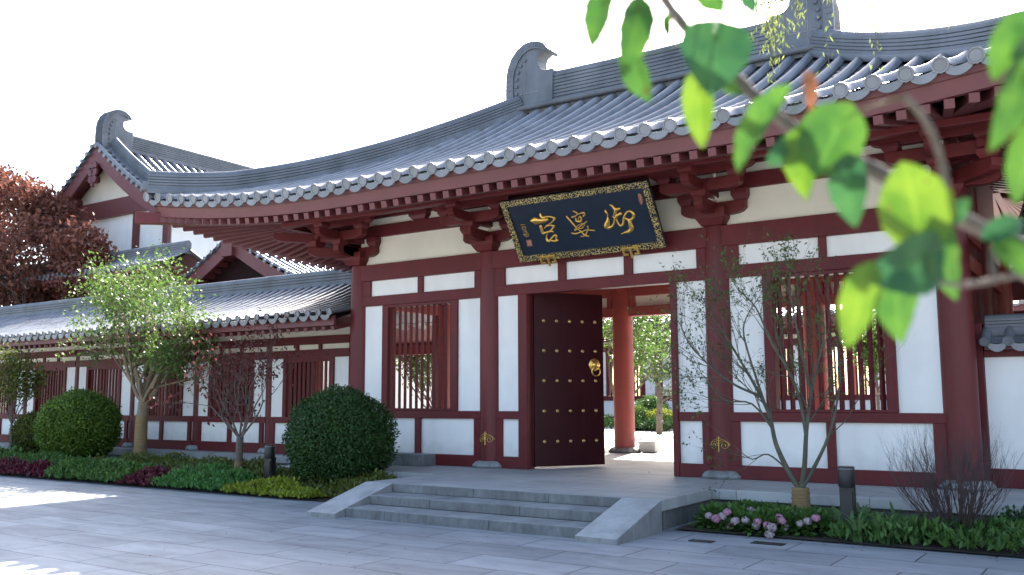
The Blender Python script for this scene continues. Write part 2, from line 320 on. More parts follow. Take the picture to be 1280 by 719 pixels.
def thing(name, label, cat, loc, group=None):
    o = bpy.data.objects.new(name, None); COL.objects.link(o); o.location = loc; o.empty_display_size = 0.3
    o['label'] = label; o['category'] = cat
    if group: o['group'] = group
    ORG[o.name] = tuple(map(float, loc)); return o
def solo(mb, name, m, label, cat, loc, group=None, **k):
    """a thing that is one mesh, its origin at its base"""
    mb.v = [(x-loc[0], y-loc[1], z-loc[2]) for x, y, z in mb.v]
    o = mb.build(name, m, None, **k); o.location = loc; o['label'] = label; o['category'] = cat
    if group: o['group'] = group
    ORG[o.name] = tuple(map(float, loc)); return o
def BX(x0, x1, y0, y1, z0, z1): return MB().box(x0, x1, y0, y1, z0, z1)

def leaf_obj(name, P, D, Nn, L, W, m, parent=None, fold=0.15, kind=None):
    """one mesh of many small leaves: P base, D direction, Nn normal, L length, W width"""
    P = np.asarray(P, float); D = np.asarray(D, float); Nn = np.asarray(Nn, float); n = len(P)
    L = np.broadcast_to(np.asarray(L, float), (n,))[:, None]; W = np.broadcast_to(np.asarray(W, float), (n,))[:, None]
    D = D/np.maximum(np.linalg.norm(D, axis=1, keepdims=True), 1e-6)
    S = np.cross(D, Nn); S /= np.maximum(np.linalg.norm(S, axis=1, keepdims=True), 1e-6); U = np.cross(S, D)
    org = np.array(ORG.get(parent.name, (0, 0, 0)) if parent else (0, 0, 0))
    V = np.empty((n, 4, 3)); V[:, 0] = P; V[:, 1] = P+D*L*0.45+S*W*0.5+U*W*fold; V[:, 2] = P+D*L; V[:, 3] = P+D*L*0.45-S*W*0.5+U*W*fold
    V -= org
    me = bpy.data.meshes.new(name); me.vertices.add(4*n); me.vertices.foreach_set('co', V.ravel())
    me.loops.add(4*n); me.loops.foreach_set('vertex_index', np.arange(4*n, dtype=np.int32))
    me.polygons.add(n); me.polygons.foreach_set('loop_start', np.arange(0, 4*n, 4, dtype=np.int32))
    me.update(calc_edges=True); me.validate()
    me.materials.append(M[m]); o = bpy.data.objects.new(name, me); COL.objects.link(o)
    if parent: o.parent = parent; ORG[o.name] = tuple(org)
    if kind: o['kind'] = kind
    return o
def rnd_unit(rg, n):
    v = rg.normal(size=(n, 3)); return v/np.linalg.norm(v, axis=1, keepdims=True)

# ------------------------------------------------------------------ roof helpers
def frame_at(pos, s, v, h=0.02):
    p = np.array(pos(s, v)); d = np.array(pos(s, v+h))-p; d /= np.linalg.norm(d)
    a = np.array(pos(s+h, v))-np.array(pos(s-h, v)); a /= np.linalg.norm(a)
    n = np.cross(a, d)
    if n[2] < 0: n = -n
    return p, d, a, n/np.linalg.norm(n)
def tile_slope(mb, rows, pos, vmax, sp, r=0.075, tl=0.34, nseg=7, ends=True, endmb=None, hk=0.95, split=False):
    """rounded cover tiles in rows, pan tiles between them, round caps and drip tiles at the eave"""
    endmb = endmb or mb
    ang = [math.pi*k/(nseg-1) for k in range(nseg)]
    jr = random.Random(int(len(rows)*7+sp*1000))
    for s in rows:
        vm = vmax(s)
        if vm < 0.12: continue
        nt_ = max(1, int(round(vm/tl))); rings = []; j0 = jr.gauss(0, r*0.06)
        for i in range(nt_):
            ja, jn = (jr.gauss(0, r*0.035), jr.gauss(0, r*0.03)) if split else (j0, 0.0)
            for j, (q, rr) in enumerate(((i/nt_*vm, 1.0), ((i+1)/nt_*vm-0.004, 0.965))):
                p, d, a, n = frame_at(pos, s, q)
                rings.append([p+a*(math.cos(t)*r*rr+ja)+n*(math.sin(t)*r*rr*hk+0.012+jn) for t in ang])
            if split: mb.grid(rings); rings = []
        if rings: mb.grid(rings)
        if ends:
            p, d, a, n = frame_at(pos, s, 0.0); c = p+n*0.03-d*0.02
            k = 12; R1 = r*1.06
            ring = [[c+(a*math.cos(2*math.pi*i/k)+n*math.sin(2*math.pi*i/k))*rr-d*off for i in range(k)] for rr, off in ((R1, 0), (R1, 0.035), (R1*0.78, 0.035), (R1*0.72, 0.025))]
            o = len(endmb.v)
            for rg in ring: endmb.v.extend([tuple(q) for q in rg])
            for i in range(3):
                for j in range(k): endmb.f.append((o+i*k+j, o+i*k+(j+1) % k, o+(i+1)*k+(j+1) % k, o+(i+1)*k+j))
            endmb.f.append(tuple(o+3*k+j for j in range(k)))
    for s0, s1 in zip(rows[:-1], rows[1:]):
        va, vb = vmax(s0), vmax(s1); vm = max(va, vb)
        if vm < 0.12: continue
        nt_ = max(1, int(round(vm/(tl*0.8))))
        P = []
        for i in range(nt_):
            for q, lift in ((i/nt_, 0.012), ((i+1)/nt_-0.002, 0.0)):
                row = []
                for k in range(5):
                    u = k/4; s = s0+(s1-s0)*u; vv = (va+(vb-va)*u)*q
                    p, d, a, n = frame_at(pos, s, vv)
                    row.append(p+n*(lift-0.035*math.sin(math.pi*u)-0.004))
                P.append(row)
            if split: mb.grid(P); P = []
        if P: mb.grid(P)
        if ends:
            sm = (s0+s1)/2; p, d, a, n = frame_at(pos, sm, 0.0); hw = (s1-s0)/2*0.94
            top = []; bot = []
            for k in range(9):
                u = -1+2*k/8; top.append((u*hw, 0.02-0.055*(1-u*u))); bot.append((u*hw, -0.02-0.115*(1-u*u)**0.7))
            poly = top+bot[::-1]; zz = np.array([0, 0, 1.0]); dh = np.array([d[0], d[1], 0]); dh /= np.linalg.norm(dh); ta = zz*0.95-dh*0.12
            endmb.prism(poly, lambda u, v, t: p+a*u+ta*v-dh*t, 0.005, 0.03)
def ridge(mb, pts, w_, h, nc, capr=0.07, flare=0.0):
    """stacked courses of ridge tile with a rounded cap, swept along pts (bottom centre line)"""
    prof = [(w_/2+0.03, -0.06), (w_/2+0.045, 0.0), (w_/2+0.03, 0.045), (w_/2, 0.05)]
    dh = (h-0.05-capr)/nc
    for i in range(nc):
        z0 = 0.05+i*dh; prof += [(w_/2, z0+dh*0.12), (w_/2, z0+dh*0.82), (w_/2-0.022, z0+dh*0.84), (w_/2-0.022, z0+dh)]
    for k in range(5):
        a = math.pi/2*k/4; prof.append((capr*1.15*math.cos(a), h-capr+capr*math.sin(a)))
    full = prof+[(-u, v) for u, v in prof[::-1]]
    pts = [np.array(p, float) for p in pts]; P = []
    for i, p in enumerate(pts):
        d = pts[min(i+1, len(pts)-1)]-pts[max(i-1, 0)]; d /= np.linalg.norm(d)
        l = np.cross(d, (0, 0, 1.0)); l /= np.linalg.norm(l); u = np.cross(l, d)
        u = u if u[2] > 0 else -u
        P.append([p+l*a+u*b for a, b in full])
    mb.grid(P); n = len(full); o = len(mb.v)-len(P)*n
    mb.f.append(tuple(range(o, o+n))); e = o+(len(P)-1)*n; mb.f.append(tuple(range(e, e+n))[::-1])
    return mb
#@@GROUND
# ------------------------------------------------------------------ ground
G = -0.357
def sheet(name, x0, x1, y0, y1, z, m, kind='structure'):
    o = MB().add([(x0, y0, z), (x1, y0, z), (x1, y1, z), (x0, y1, z)], [(0, 1, 2, 3)]).build(name, m); o['kind'] = kind; return o
sheet('ground', -900, 900, -900, 900, G-0.02, 'ground')
sheet('paving', -60, 30, -40, -1.0, G, 'paving')
BX(-12.9, -1.2, 5.64, 48, G-0.1, -0.012).build('courtyard_paving', 'court')['kind'] = 'structure'
BX(-70, -12.904, 5.4, 48, G-0.1, -0.016).build('courtyard_paving', 'court')['kind'] = 'structure'
BX(-1.196, 30, 3.0, 48, G-0.1, -0.016).build('courtyard_paving', 'court')['kind'] = 'structure'
sheet('soil_bed', -40, -9.08, -2.93, -0.2, G+0.02, 'soil')
sheet('soil_bed', -4.50, 12, -2.90, -1.0, G+0.02, 'soil')

# ------------------------------------------------------------------ terrace and steps
t = thing('stone_terrace', 'grey stone terrace that the gate hall stands on, paved with square slabs', 'terrace', (-7.05, 0, G))
BX(-12.6, 6.0, -1.55, 5.6, -0.13, 0.0).build('slab', 'terrace', t, bevel=0.012)
BX(-9.07, -4.56, -3.08, -1.553, -0.13, -0.0).build('landing', 'terrace', t, bevel=0.008)
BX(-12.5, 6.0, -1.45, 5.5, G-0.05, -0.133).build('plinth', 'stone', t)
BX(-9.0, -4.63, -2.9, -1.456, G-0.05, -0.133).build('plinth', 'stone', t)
t = thing('stone_steps', 'three wide grey granite steps between sloping side slabs, up to the doorway', 'steps', (-7.05, -3.5, G))
RS = 0.119; TR = 0.463
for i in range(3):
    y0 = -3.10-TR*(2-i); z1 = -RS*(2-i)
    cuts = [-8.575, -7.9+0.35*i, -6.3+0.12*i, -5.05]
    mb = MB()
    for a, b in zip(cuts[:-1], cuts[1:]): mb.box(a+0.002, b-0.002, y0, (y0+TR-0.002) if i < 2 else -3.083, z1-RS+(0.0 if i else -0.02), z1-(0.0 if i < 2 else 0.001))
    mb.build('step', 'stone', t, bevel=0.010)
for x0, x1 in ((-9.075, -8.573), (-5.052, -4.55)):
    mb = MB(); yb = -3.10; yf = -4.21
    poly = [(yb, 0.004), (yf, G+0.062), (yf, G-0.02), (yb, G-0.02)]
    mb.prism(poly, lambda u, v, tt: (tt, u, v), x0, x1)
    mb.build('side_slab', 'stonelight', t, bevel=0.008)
t2 = MB().box(-12.4, -10.24, -0.42, -0.07, 0.003, 0.2)
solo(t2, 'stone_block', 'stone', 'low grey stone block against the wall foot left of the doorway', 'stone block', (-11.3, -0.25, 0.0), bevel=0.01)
#@@HALL
# ------------------------------------------------------------------ gate hall
CX = -7.03
hall = thing('gate_hall', 'gate hall with swept grey hip roof, red columns and white panels around an open doorway', 'gate hall', (CX, 0, 0))
cols = [-12.2, -9.14, -5.02, -1.86]
def column(parent, x, y, z1, r=0.215, m='redcol', base=True, orn=False, rb=0.34, nm='column'):
    o = MB().lathe((x, y, 0), [(r, 0.05), (r, z1*0.6), (r*0.96, z1-0.12), (r*0.90, z1)], 28).build(nm, m, parent, smooth=True)
    if base:
        mb = MB(); n = 96
        prof = [(rb*1.0, 0.0), (rb*1.03, 0.03), (rb*0.97, 0.06), (rb*0.86, 0.095), (rb*0.72, 0.11), (r*1.02, 0.112)]
        P = []
        for r_, z in prof:
            P.append([(x+r_*(1-0.075*abs(math.cos(12*math.pi*k/n))**6*(1 if z < 0.105 else 0.3))*math.cos(2*math.pi*k/n), y+r_*(1-0.075*abs(math.cos(12*math.pi*k/n))**6*(1 if z < 0.105 else 0.3))*math.sin(2*math.pi*k/n), z+0.002) for k in range(n+1)])
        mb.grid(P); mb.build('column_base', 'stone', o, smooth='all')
    if orn:
        mb = MB(); ys = lambda dx: y-math.sqrt(max(r*r-dx*dx, 0.002))-0.004
        def wrap(pts, rad): mb.tube([(x+dx, ys(dx), z) for dx, z in pts], rad, 6)
        for sgn in (-1, 1):
            sp = []
            for k in range(22):
                a = k/21*3.4*math.pi; rr = 0.068*(1-k/26); sp.append((sgn*(0.078-rr*math.cos(a)), 0.47+rr*math.sin(a)))
            wrap(sp, 0.0045)
            wrap([(sgn*0.01, 0.54), (sgn*0.06, 0.555), (sgn*0.12, 0.52), (sgn*0.15, 0.47)], 0.005)
        wrap([(0, 0.38), (0, 0.58)], 0.007); wrap([(-0.03, 0.56), (0, 0.60), (0.03, 0.56)], 0.006)
        mb.build('ornament', 'gold', o, smooth=True)
    return o
for x in cols: column(hall, x, 0.09, 3.70, orn=(x in (-9.14, -5.02)))
for x in cols: column(hall, x, 5.0, 3.70, r=0.22, m='redlit')
column(hall, -12.2, 2.55, 3.70, r=0.2, m='redlit'); column(hall, -1.86, 2.55, 3.7, r=0.2)
def beam(x0, x1, z0, z1, y=-0.05, d=0.2, m='red', nm='beam', bev=0.008): return BX(x0, x1, y, y+d, z0, z1).build(nm, m, hall, bevel=bev)
def panel(x0, x1, z0, z1, y=0.0, m='white'): return BX(x0-0.02, x1+0.02, y, y+0.08, z0-0.02, z1+0.02).build('wall_panel', m, hall)
E_ = 0.003
# continuous horizontals per bay
for i, (a, b) in enumerate(zip(cols[:-1], cols[1:])):
    a += 0.05; b -= 0.05
    beam(a, b, 3.365, 3.672, -0.075, 0.26)          # big tie beam
    beam(a, b, 2.888, 3.072, -0.052, 0.2)           # lintel
    beam(a, b, 4.195, 4.42, -0.05, 0.2)             # upper beam
    beam(a, b, 4.56, 4.72, -0.05, 0.2)
    panel(a, b, 3.67, 4.2, 0.02, 'cream'); panel(a, b, 4.42, 4.56, 0.02, 'cream')
    if i != 1:
        beam(a, b, 0.812, 0.943, -0.055, 0.2); beam(a, b, 0.0, 0.194, -0.062, 0.2)
# stiles and panels
def stile(x0, x1, z0, z1, y=-0.045): beam(x0, x1, z0, z1, y, 0.18, nm='post', bev=0.006)
tr = [(-11.86, -10.71), (-10.59, -9.43), (-8.79, -7.735), (-7.585, -6.53), (-6.38, -5.32), (-4.67, -3.52), (-3.41, -2.25)]
for a, b in tr: panel(a, b, 3.072, 3.365)
for a, b in ((-12.05, -11.86), (-10.71, -10.59), (-9.43, -9.28), (-8.99, -8.79), (-7.735, -7.585), (-6.53, -6.38), (-5.32, -5.17), (-4.87, -4.67), (-3.52, -3.41), (-2.25, -2.05)): stile(a, b, 3.07, 3.368)
lo = [(-11.88, -10.75), (-10.62, -9.44), (-8.85, -8.505), (-5.66, -5.30), (-4.73, -3.52), (-3.40, -2.18)]
for a, b in lo: panel(a, b, 0.19, 0.815)
for a, b in ((-12.05, -11.88), (-10.75, -10.62), (-9.44, -9.28), (-4.87, -4.73), (-3.52, -3.40), (-2.18, -2.03)): stile(a, b, 0.19, 0.815)
for a, b in ((-12.04, -11.55), (-9.80, -9.31), (-8.96, -8.505), (-5.66, -5.19), (-4.84, -4.33), (-2.58, -2.06)): panel(a, b, 0.942, 2.888)
# pieces beside the doorway
for a, b, s0, s1 in ((-9.0, -8.505, -8.99, -8.85), (-5.66, -5.15, -5.30, -5.16)):
    beam(a, b, 0.812, 0.943, -0.055, 0.2); beam(a, b, 0.0, 0.194, -0.062, 0.2); stile(s0, s1, 0.19, 0.815)
BX(-8.505, -8.33, -0.075, 0.17, 0.0, 2.888).build('door_jamb', 'red', hall, bevel=0.008)
BX(-5.75, -5.66, -0.075, 0.17, 0.0, 2.888).build('door_jamb', 'red', hall, bevel=0.008)
for a, b in ((-11.55, -9.80), (-4.33, -2.58)):
    fr = MB(); z0, z1 = 0.945, 2.886; f = 0.14
    fr.box(a, a+f, -0.05, 0.15, z0, z1).box(b-f, b, -0.05, 0.15, z0, z1).box(a+f, b-f, -0.045, 0.15, z0, z0+0.04).box(a+f, b-f, -0.045, 0.15, z1-0.05, z1)
    wn = fr.build('window', 'red', hall, bevel=0.006)
    mb = MB(); n = 11
    for k in range(n):
        x = a+f+(b-a-2*f)*(k+0.5)/n; q = 0.036
        mb.hexa([(x-q, 0.07, z0+0.03), (x, 0.07-q, z0+0.03), (x+q, 0.07, z0+0.03), (x, 0.07+q, z0+0.03)], [(x-q, 0.07, z1-0.03), (x, 0.07-q, z1-0.03), (x+q, 0.07, z1-0.03), (x, 0.07+q, z1-0.03)])
    mb.build('window_bars', 'red', wn)
# door leaves, swung inwards
def leaf(hx, ang, sgn):
    W_, T_, z0, z1 = 1.30, 0.065, 0.035, 2.93
    c, s = math.cos(ang), math.sin(ang); dx, dy = sgn*c, s; nx, ny = (dy, -dx)
    if ny > 0: nx, ny = -nx, -ny        # outer face looks at the street when shut
    P = lambda u, v, tt: (hx+dx*u+nx*tt, 0.12+dy*u+ny*tt, v)
    mb = MB(); mb.prism([(0, z0), (W_, z0), (W_, z1), (0, z1)], P, 0, T_)
    d = mb.build('door_leaf', 'door', hall, bevel=0.005)
    mb = MB()
    for r_ in range(5):
        for k in range(5):
            u = 0.17+k*0.243; v = 0.44+r_*0.503; c0 = np.array(P(u, v, T_)); ax = np.array([nx, ny, 0]); e = np.array([dx, dy, 0]); zz = np.array([0, 0, 1.0])
            Pp = []
            for rr, off in ((0.029, 0.0), (0.029, 0.005), (0.022, 0.010), (0.019, 0.020), (0.011, 0.028), (0.001, 0.031)):
                Pp.append([c0+ax*off+(e*math.cos(2*math.pi*q/12)+zz*math.sin(2*math.pi*q/12))*rr for q in range(13)])
            mb.grid(Pp)
    mb.build('studs', 'brass', d, smooth=True)
    mb = MB(); u, v = 1.12, 1.72; c0 = np.array(P(u, v, T_)); ax = np.array([nx, ny, 0]); e = np.array([dx, dy, 0]); zz = np.array([0, 0, 1.0]); Pp = []
    for rr, off in ((0.105, 0.0), (0.105, 0.01), (0.085, 0.02), (0.062, 0.028), (0.05, 0.05), (0.025, 0.068), (0.001, 0.072)):
        Pp.append([c0+ax*off+(e*math.cos(2*math.pi*q/24)+zz*math.sin(2*math.pi*q/24))*rr*(1+(0.05*math.cos(8*2*math.pi*q/24) if rr > 0.08 else 0)) for q in range(25)])
    mb.grid(Pp); c1 = c0+ax*0.06+zz*-0.11
    mb.tube([c1+(e*math.cos(t_)+zz*math.sin(t_))*0.08 for t_ in np.linspace(0, 2*math.pi, 25)], 0.011, 8, cap=False)
    mb.build('door_knocker', 'gold', d, smooth=True)
leaf(-8.33, R(57), 1); leaf(-5.75, R(97), -1)
# doorway top, rear frame, side frames
ib = lambda *a: BX(*a).build('beam', 'redlit', hall, bevel=0.008)
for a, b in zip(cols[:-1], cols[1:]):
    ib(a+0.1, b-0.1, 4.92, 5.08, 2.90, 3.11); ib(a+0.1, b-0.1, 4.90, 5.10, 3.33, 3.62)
    BX(a+0.1, b-0.1, 4.97, 5.04, 3.11, 3.33).build('wall_panel', 'cream', hall)
    m_ = (a+b)/2
    for q in (a+0.28, m_-0.7, m_+0.7, b-0.28): BX(q-0.06, q+0.06, 4.93, 5.07, 3.11, 3.33).build('post', 'redlit', hall)
    BX(a+0.1, b-0.1, 4.98, 5.05, 3.62, 4.72).build('wall_panel', 'cream', hall)
    ib(a+0.1, b-0.1, 4.91, 5.09, 4.2, 4.4)
for x in (-12.2, -1.86):
    for y0, y1 in ((0.2, 2.4), (2.7, 4.85)):
        BX(x-0.09, x+0.09, y0, y1, 3.33, 3.62).build('beam', 'redlit', hall); BX(x-0.08, x+0.08, y0, y1, 2.90, 3.11).build('beam', 'redlit', hall)
        BX(x-0.03, x+0.03, y0, y1, 3.11, 3.33).build('wall_panel', 'redraft' if x > -5 else 'cream', hall); BX(x-0.03, x+0.03, y0, y1, 3.62, 4.72).build('wall_panel', 'redraft', hall)
for y0, y1 in ((0.12, 2.4), (2.7, 4.85)): BX(-1.93, -1.85, y0, y1, 0.0, 2.9).build('wall_panel', 'redraft', hall)
BX(-12.2, -1.86, 0.0, 5.0, 4.80, 4.84).build('ceiling', 'redraft', hall)
for x in cols[1:3]: BX(x-0.11, x+0.11, 0.2, 4.85, 3.55, 3.85).build('beam', 'redlit', hall, bevel=0.01)

# bracket sets
def dou(mb, c, ww, h, ay=None):
    ay = ay or ww; b = 0.68
    x, y, z = c
    mb.hexa([(x-ww*b/2, y-ay*b/2, z), (x+ww*b/2, y-ay*b/2, z), (x+ww*b/2, y+ay*b/2, z), (x-ww*b/2, y+ay*b/2, z)],
            [(x-ww/2, y-ay/2, z+h*0.45), (x+ww/2, y-ay/2, z+h*0.45), (x+ww/2, y+ay/2, z+h*0.45), (x-ww/2, y+ay/2, z+h*0.45)])
    mb.box(x-ww/2, x+ww/2, y-ay/2, y+ay/2, z+h*0.45, z+h)
def gong(mb, c, half, h, th, d=(1, 0), ends=(1, 1)):
    """bracket arm: level top, lower corners rounded off"""
    top = [(-half, h), (half, h)]; poly = []
    def q(sg):
        return [(sg*half, h*0.42), (sg*(half-0.05), h*0.18), (sg*(half-0.13), h*0.04), (sg*(half-0.22), 0.0)]
    poly = [(-half, h)]+(q(-1) if ends[0] else [(-half, 0)])+((q(1)[::-1]) if ends[1] else [(half, 0)])+[(half, h)]
    mb.prism(poly, lambda u, v, t: (c[0]+d[0]*u-d[1]*t, c[1]+d[1]*u+d[0]*t, c[2]+v), -th/2, th/2)
def bracket(x, corner=0):
    o = MB(); dou(o, (x, -0.0, 3.675), 0.46, 0.25); br = o.build('bracket_set', 'redcol', hall, bevel=0.008)
    def piece(fn, nm='bracket_arm'):
        mb = MB(); fn(mb); mb.build(nm, 'redcol', br, bevel=0.007)
    piece(lambda m: gong(m, (x, -0.02, 3.83), 0.50, 0.19, 0.15))
    for dx in (-0.42, 0.42): piece(lambda m: dou(m, (x+dx, -0.02, 4.02), 0.24, 0.17), 'bearing_block')
    piece(lambda m: gong(m, (x, -0.28, 3.835), 0.36, 0.185, 0.14, (0, 1), (1, 0)))
    piece(lambda m: dou(m, (x, -0.53, 4.015), 0.24, 0.12), 'bearing_block')
    piece(lambda m: gong(m, (x, -0.53, 4.105), 0.62, 0.17, 0.14))
    for dx in (-0.54, 0.54): piece(lambda m: dou(m, (x+dx, -0.53, 4.275), 0.22, 0.11), 'bearing_block')
    piece(lambda m: gong(m, (x, -0.5, 4.11), 0.62, 0.16, 0.13, (0, 1), (1, 0)))
    piece(lambda m: dou(m, (x, -1.0, 4.27), 0.22, 0.10), 'bearing_block')
    piece(lambda m: gong(m, (x, -0.53, 4.36), 0.8, 0.13, 0.12))
    if corner:
        for a in (1.0,):
            dd = np.array([corner, -1.0])/math.sqrt(2)
            piece(lambda m: gong(m, (x+dd[0]*0.45, dd[1]*0.45, 3.838), 0.5, 0.18, 0.15, tuple(dd), (0, 1)))
            piece(lambda m: dou(m, (x+dd[0]*0.82, dd[1]*0.82, 4.017), 0.26, 0.12), 'bearing_block')
            piece(lambda m: gong(m, (x+dd[0]*0.75, dd[1]*0.75, 4.112), 0.85, 0.165, 0.14, tuple(dd), (0, 1)))
            piece(lambda m: gong(m, (x, 0.0, 3.842), 0.5, 0.18, 0.14, (0, 1)))
            piece(lambda m: gong(m, (x+corner*0.28, 0.02, 3.832), 0.36, 0.183, 0.14, (1, 0), (1, 1)))
            piece(lambda m: gong(m, (x+corner*0.53, 0.1, 4.107), 0.75, 0.168, 0.14, (0, 1)))
bracket(cols[0], -1); bracket(cols[1]); bracket(cols[2]); bracket(cols[3], 1)
# strut blocks between the bracket sets, on the upper beam
for x in (-10.67, -7.08, -3.44):
    mb = MB(); dou(mb, (x, -0.02, 4.42), 0.42, 0.16, 0.2); mb.build('strut_block', 'redcol', hall, bevel=0.006)
MB().box(-13.2, -0.86, -1.07, -0.92, 4.37, 4.47).build('eave_purlin', 'redcol', hall, bevel=0.01)
MB().box(-13.2, -0.86, -0.60, -0.46, 4.49, 4.6).build('eave_purlin', 'redcol', hall, bevel=0.01)
MB().box(-13.27, -13.12, -0.9, 5.9, 4.37, 4.47).build('eave_purlin', 'redcol', hall, bevel=0.01)

# roof
HX, HY, CY = 7.97, 5.2, 2.5; RH = 2.86
def lift(a, v): return 0.44*max(0, 1-max(a, 0)/4.95)**2*max(0, 1-v/4.95)
def prof(t): return 4.44+1.66*t+0.85*t*t
SIDES = {'f': ((1, 0), (0, -1), HX, HY, HY, HX-RH), 'b': ((-1, 0), (0, 1), HX, HY, HY, HX-RH), 'l': ((0, -1), (-1, 0), HY, HX, HX-RH, HY), 'r': ((0, 1), (1, 0), HY, HX, HX-RH, HY)}
def side(k):
    (ax, ay), (ox, oy), Ls, Hs, D, run = SIDES[k]
    def pos(s, v):
        x = CX+ax*s+ox*(Hs-v); y = CY+ay*s+oy*(Hs-v)
        return (x, y, prof(v/D)+lift(Ls-abs(s), v))
    def vmax(s): return min(D, (Ls-abs(s))*D/run)
    def low(s, off, z):          # a point under the eave, off metres in from the tile edge, z above/below the eave tile line
        v = off; x = CX+ax*s+ox*(Hs-v); y = CY+ay*s+oy*(Hs-v); return np.array([x, y, z+lift(Ls-abs(s), v)*max(0, 1-v/2.9)])
    return pos, vmax, low, Ls, D
rowmb = MB(); SP = 0.335
for k in 'flbr':
    pos, vmax, low, Ls, D = side(k); n = int(2*Ls/SP); st = 2*Ls/n
    rows = [-Ls+0.02+(2*Ls-0.04)*i/n for i in range(n+1)]
    tile_slope(rowmb, rows, pos, lambda s: max(vmax(s), 0.14 if k == 'f' else 0), SP, 0.084, hk=1.05)
roof = rowmb.build('roof_tiles', 'tile', hall, smooth=True)
# underside boards, fascia, rafters
for k in 'flbr':
    pos, vmax, low, Ls, D = side(k); N = 48; mb = MB()
    q0, q1, q2, q3 = [], [], [], []
    ss = np.linspace(-Ls+0.10, Ls-0.10, N)
    for s in ss:
        a = Ls-abs(s); inn = min(a, 2.8)
        q0.append(low(s, 0.08, 4.325)); q1.append(low(s, inn, 4.165+0.26*max(inn-0.1, 0)+0.02))
    mb.grid([q0, q1])
    mb.grid([[p+np.array([0, 0, 0.07]) for p in q0], [np.array(pos(s, 0.1))-np.array([0, 0, 0.02]) for s in ss]])
    mb.build('soffit_board', 'redraft', hall)
    mb = MB(); o = np.array([SIDES[k][1][0], SIDES[k][1][1], 0.0])
    secs = [[low(s, 0.12, 4.155), low(s, 0.10, 4.335), low(s, 0.06, 4.40), low(s, 0.16, 4.40), low(s, 0.18, 4.155), low(s, 0.12, 4.155)] for s in np.linspace(-Ls+0.12, Ls-0.12, 60)]
    mb.grid(secs); mb.build('fascia_board', 'redraft', hall, smooth=True)
    nr = int(2*(Ls-0.2)/0.236); i = 0; rest = MB()
    for s in np.linspace(-Ls+0.2, Ls-0.2, nr+1):
        a = Ls-abs(s); sg = 1 if s > 0 else -1
        if a < 2.72: si = sg*(Ls-2.72-(2.72-a)*0.10); inn = 2.66
        else: si = s; inn = 2.75
        p0 = low(s, 0.15, 4.095); p1 = low(si, inn, 4.095+0.26*(inn-0.15)); ww = 0.105
        if k == 'f': MB().bar(p0, p1, ww, 0.105).build('rafter', 'redraft', hall, bevel=0.004, seg=1)
        elif k == 'l' and s > 1.6: MB().bar(p0, p1, ww, 0.105).build('rafter', 'redraft', hall, bevel=0.004, seg=1)
        else: rest.bar(p0, p1, ww, 0.105)
    if rest.v: rest.build('rafter', 'redraft', hall, kind='stuff')
for sx in (-1, 1):
    for sy in (-1, 1):
        a = np.array([CX+sx*(HX-2.4), CY+sy*(HY-2.4), 4.66]); b = np.array([CX+sx*(HX+0.14), CY+sy*(HY+0.14), 4.50]); c = a*0.35+b*0.65+np.array([0, 0, -0.05])
        MB().tube([a, c, b], 0.01, 4)
        mb = MB(); mb.bar(a, c, 0.17, 0.22); mb.bar(c, b, 0.169, 0.215); mb.build('corner_beam', 'redcol', hall, bevel=0.01)
# ridges
zr = prof(1.0)
rm = ridge(MB(), [(CX-RH+0.1, CY, zr-0.02), (CX, CY, zr-0.05), (CX+RH-0.1, CY, zr-0.02)], 0.30, 0.78, 9, 0.09).build('main_ridge', 'ridge', hall, smooth=True)
for sx in (-1, 1):
    for sy in (-1, 1):
        pts = []
        for i in range(25):
            u = i/24*0.985; v = u*HY
            x = CX+sx*(HX-(HX-RH)*u); y = CY+sy*(HY-v); pts.append((x, y, prof(u)+lift((HX-RH)*u, v)+0.03+0.10*max(0, 1-u*5)))
        mb = ridge(MB(), pts, 0.27, 0.40, 5, 0.085)
        o = mb.build('hip_ridge', 'ridge', hall, smooth=True)
        # lower tail of the hip: a thinner ridge under the stepped end
        q = np.array(pts[0]); dd = np.array([sx, sy, 0.12])/math.sqrt(2)
        MB().bar(q+np.array([0, 0, 0.06])-dd*0.6, q+dd*0.10+np.array([0, 0, 0.09]), 0.24, 0.16).build('ridge_foot', 'ridge', o, bevel=0.02)
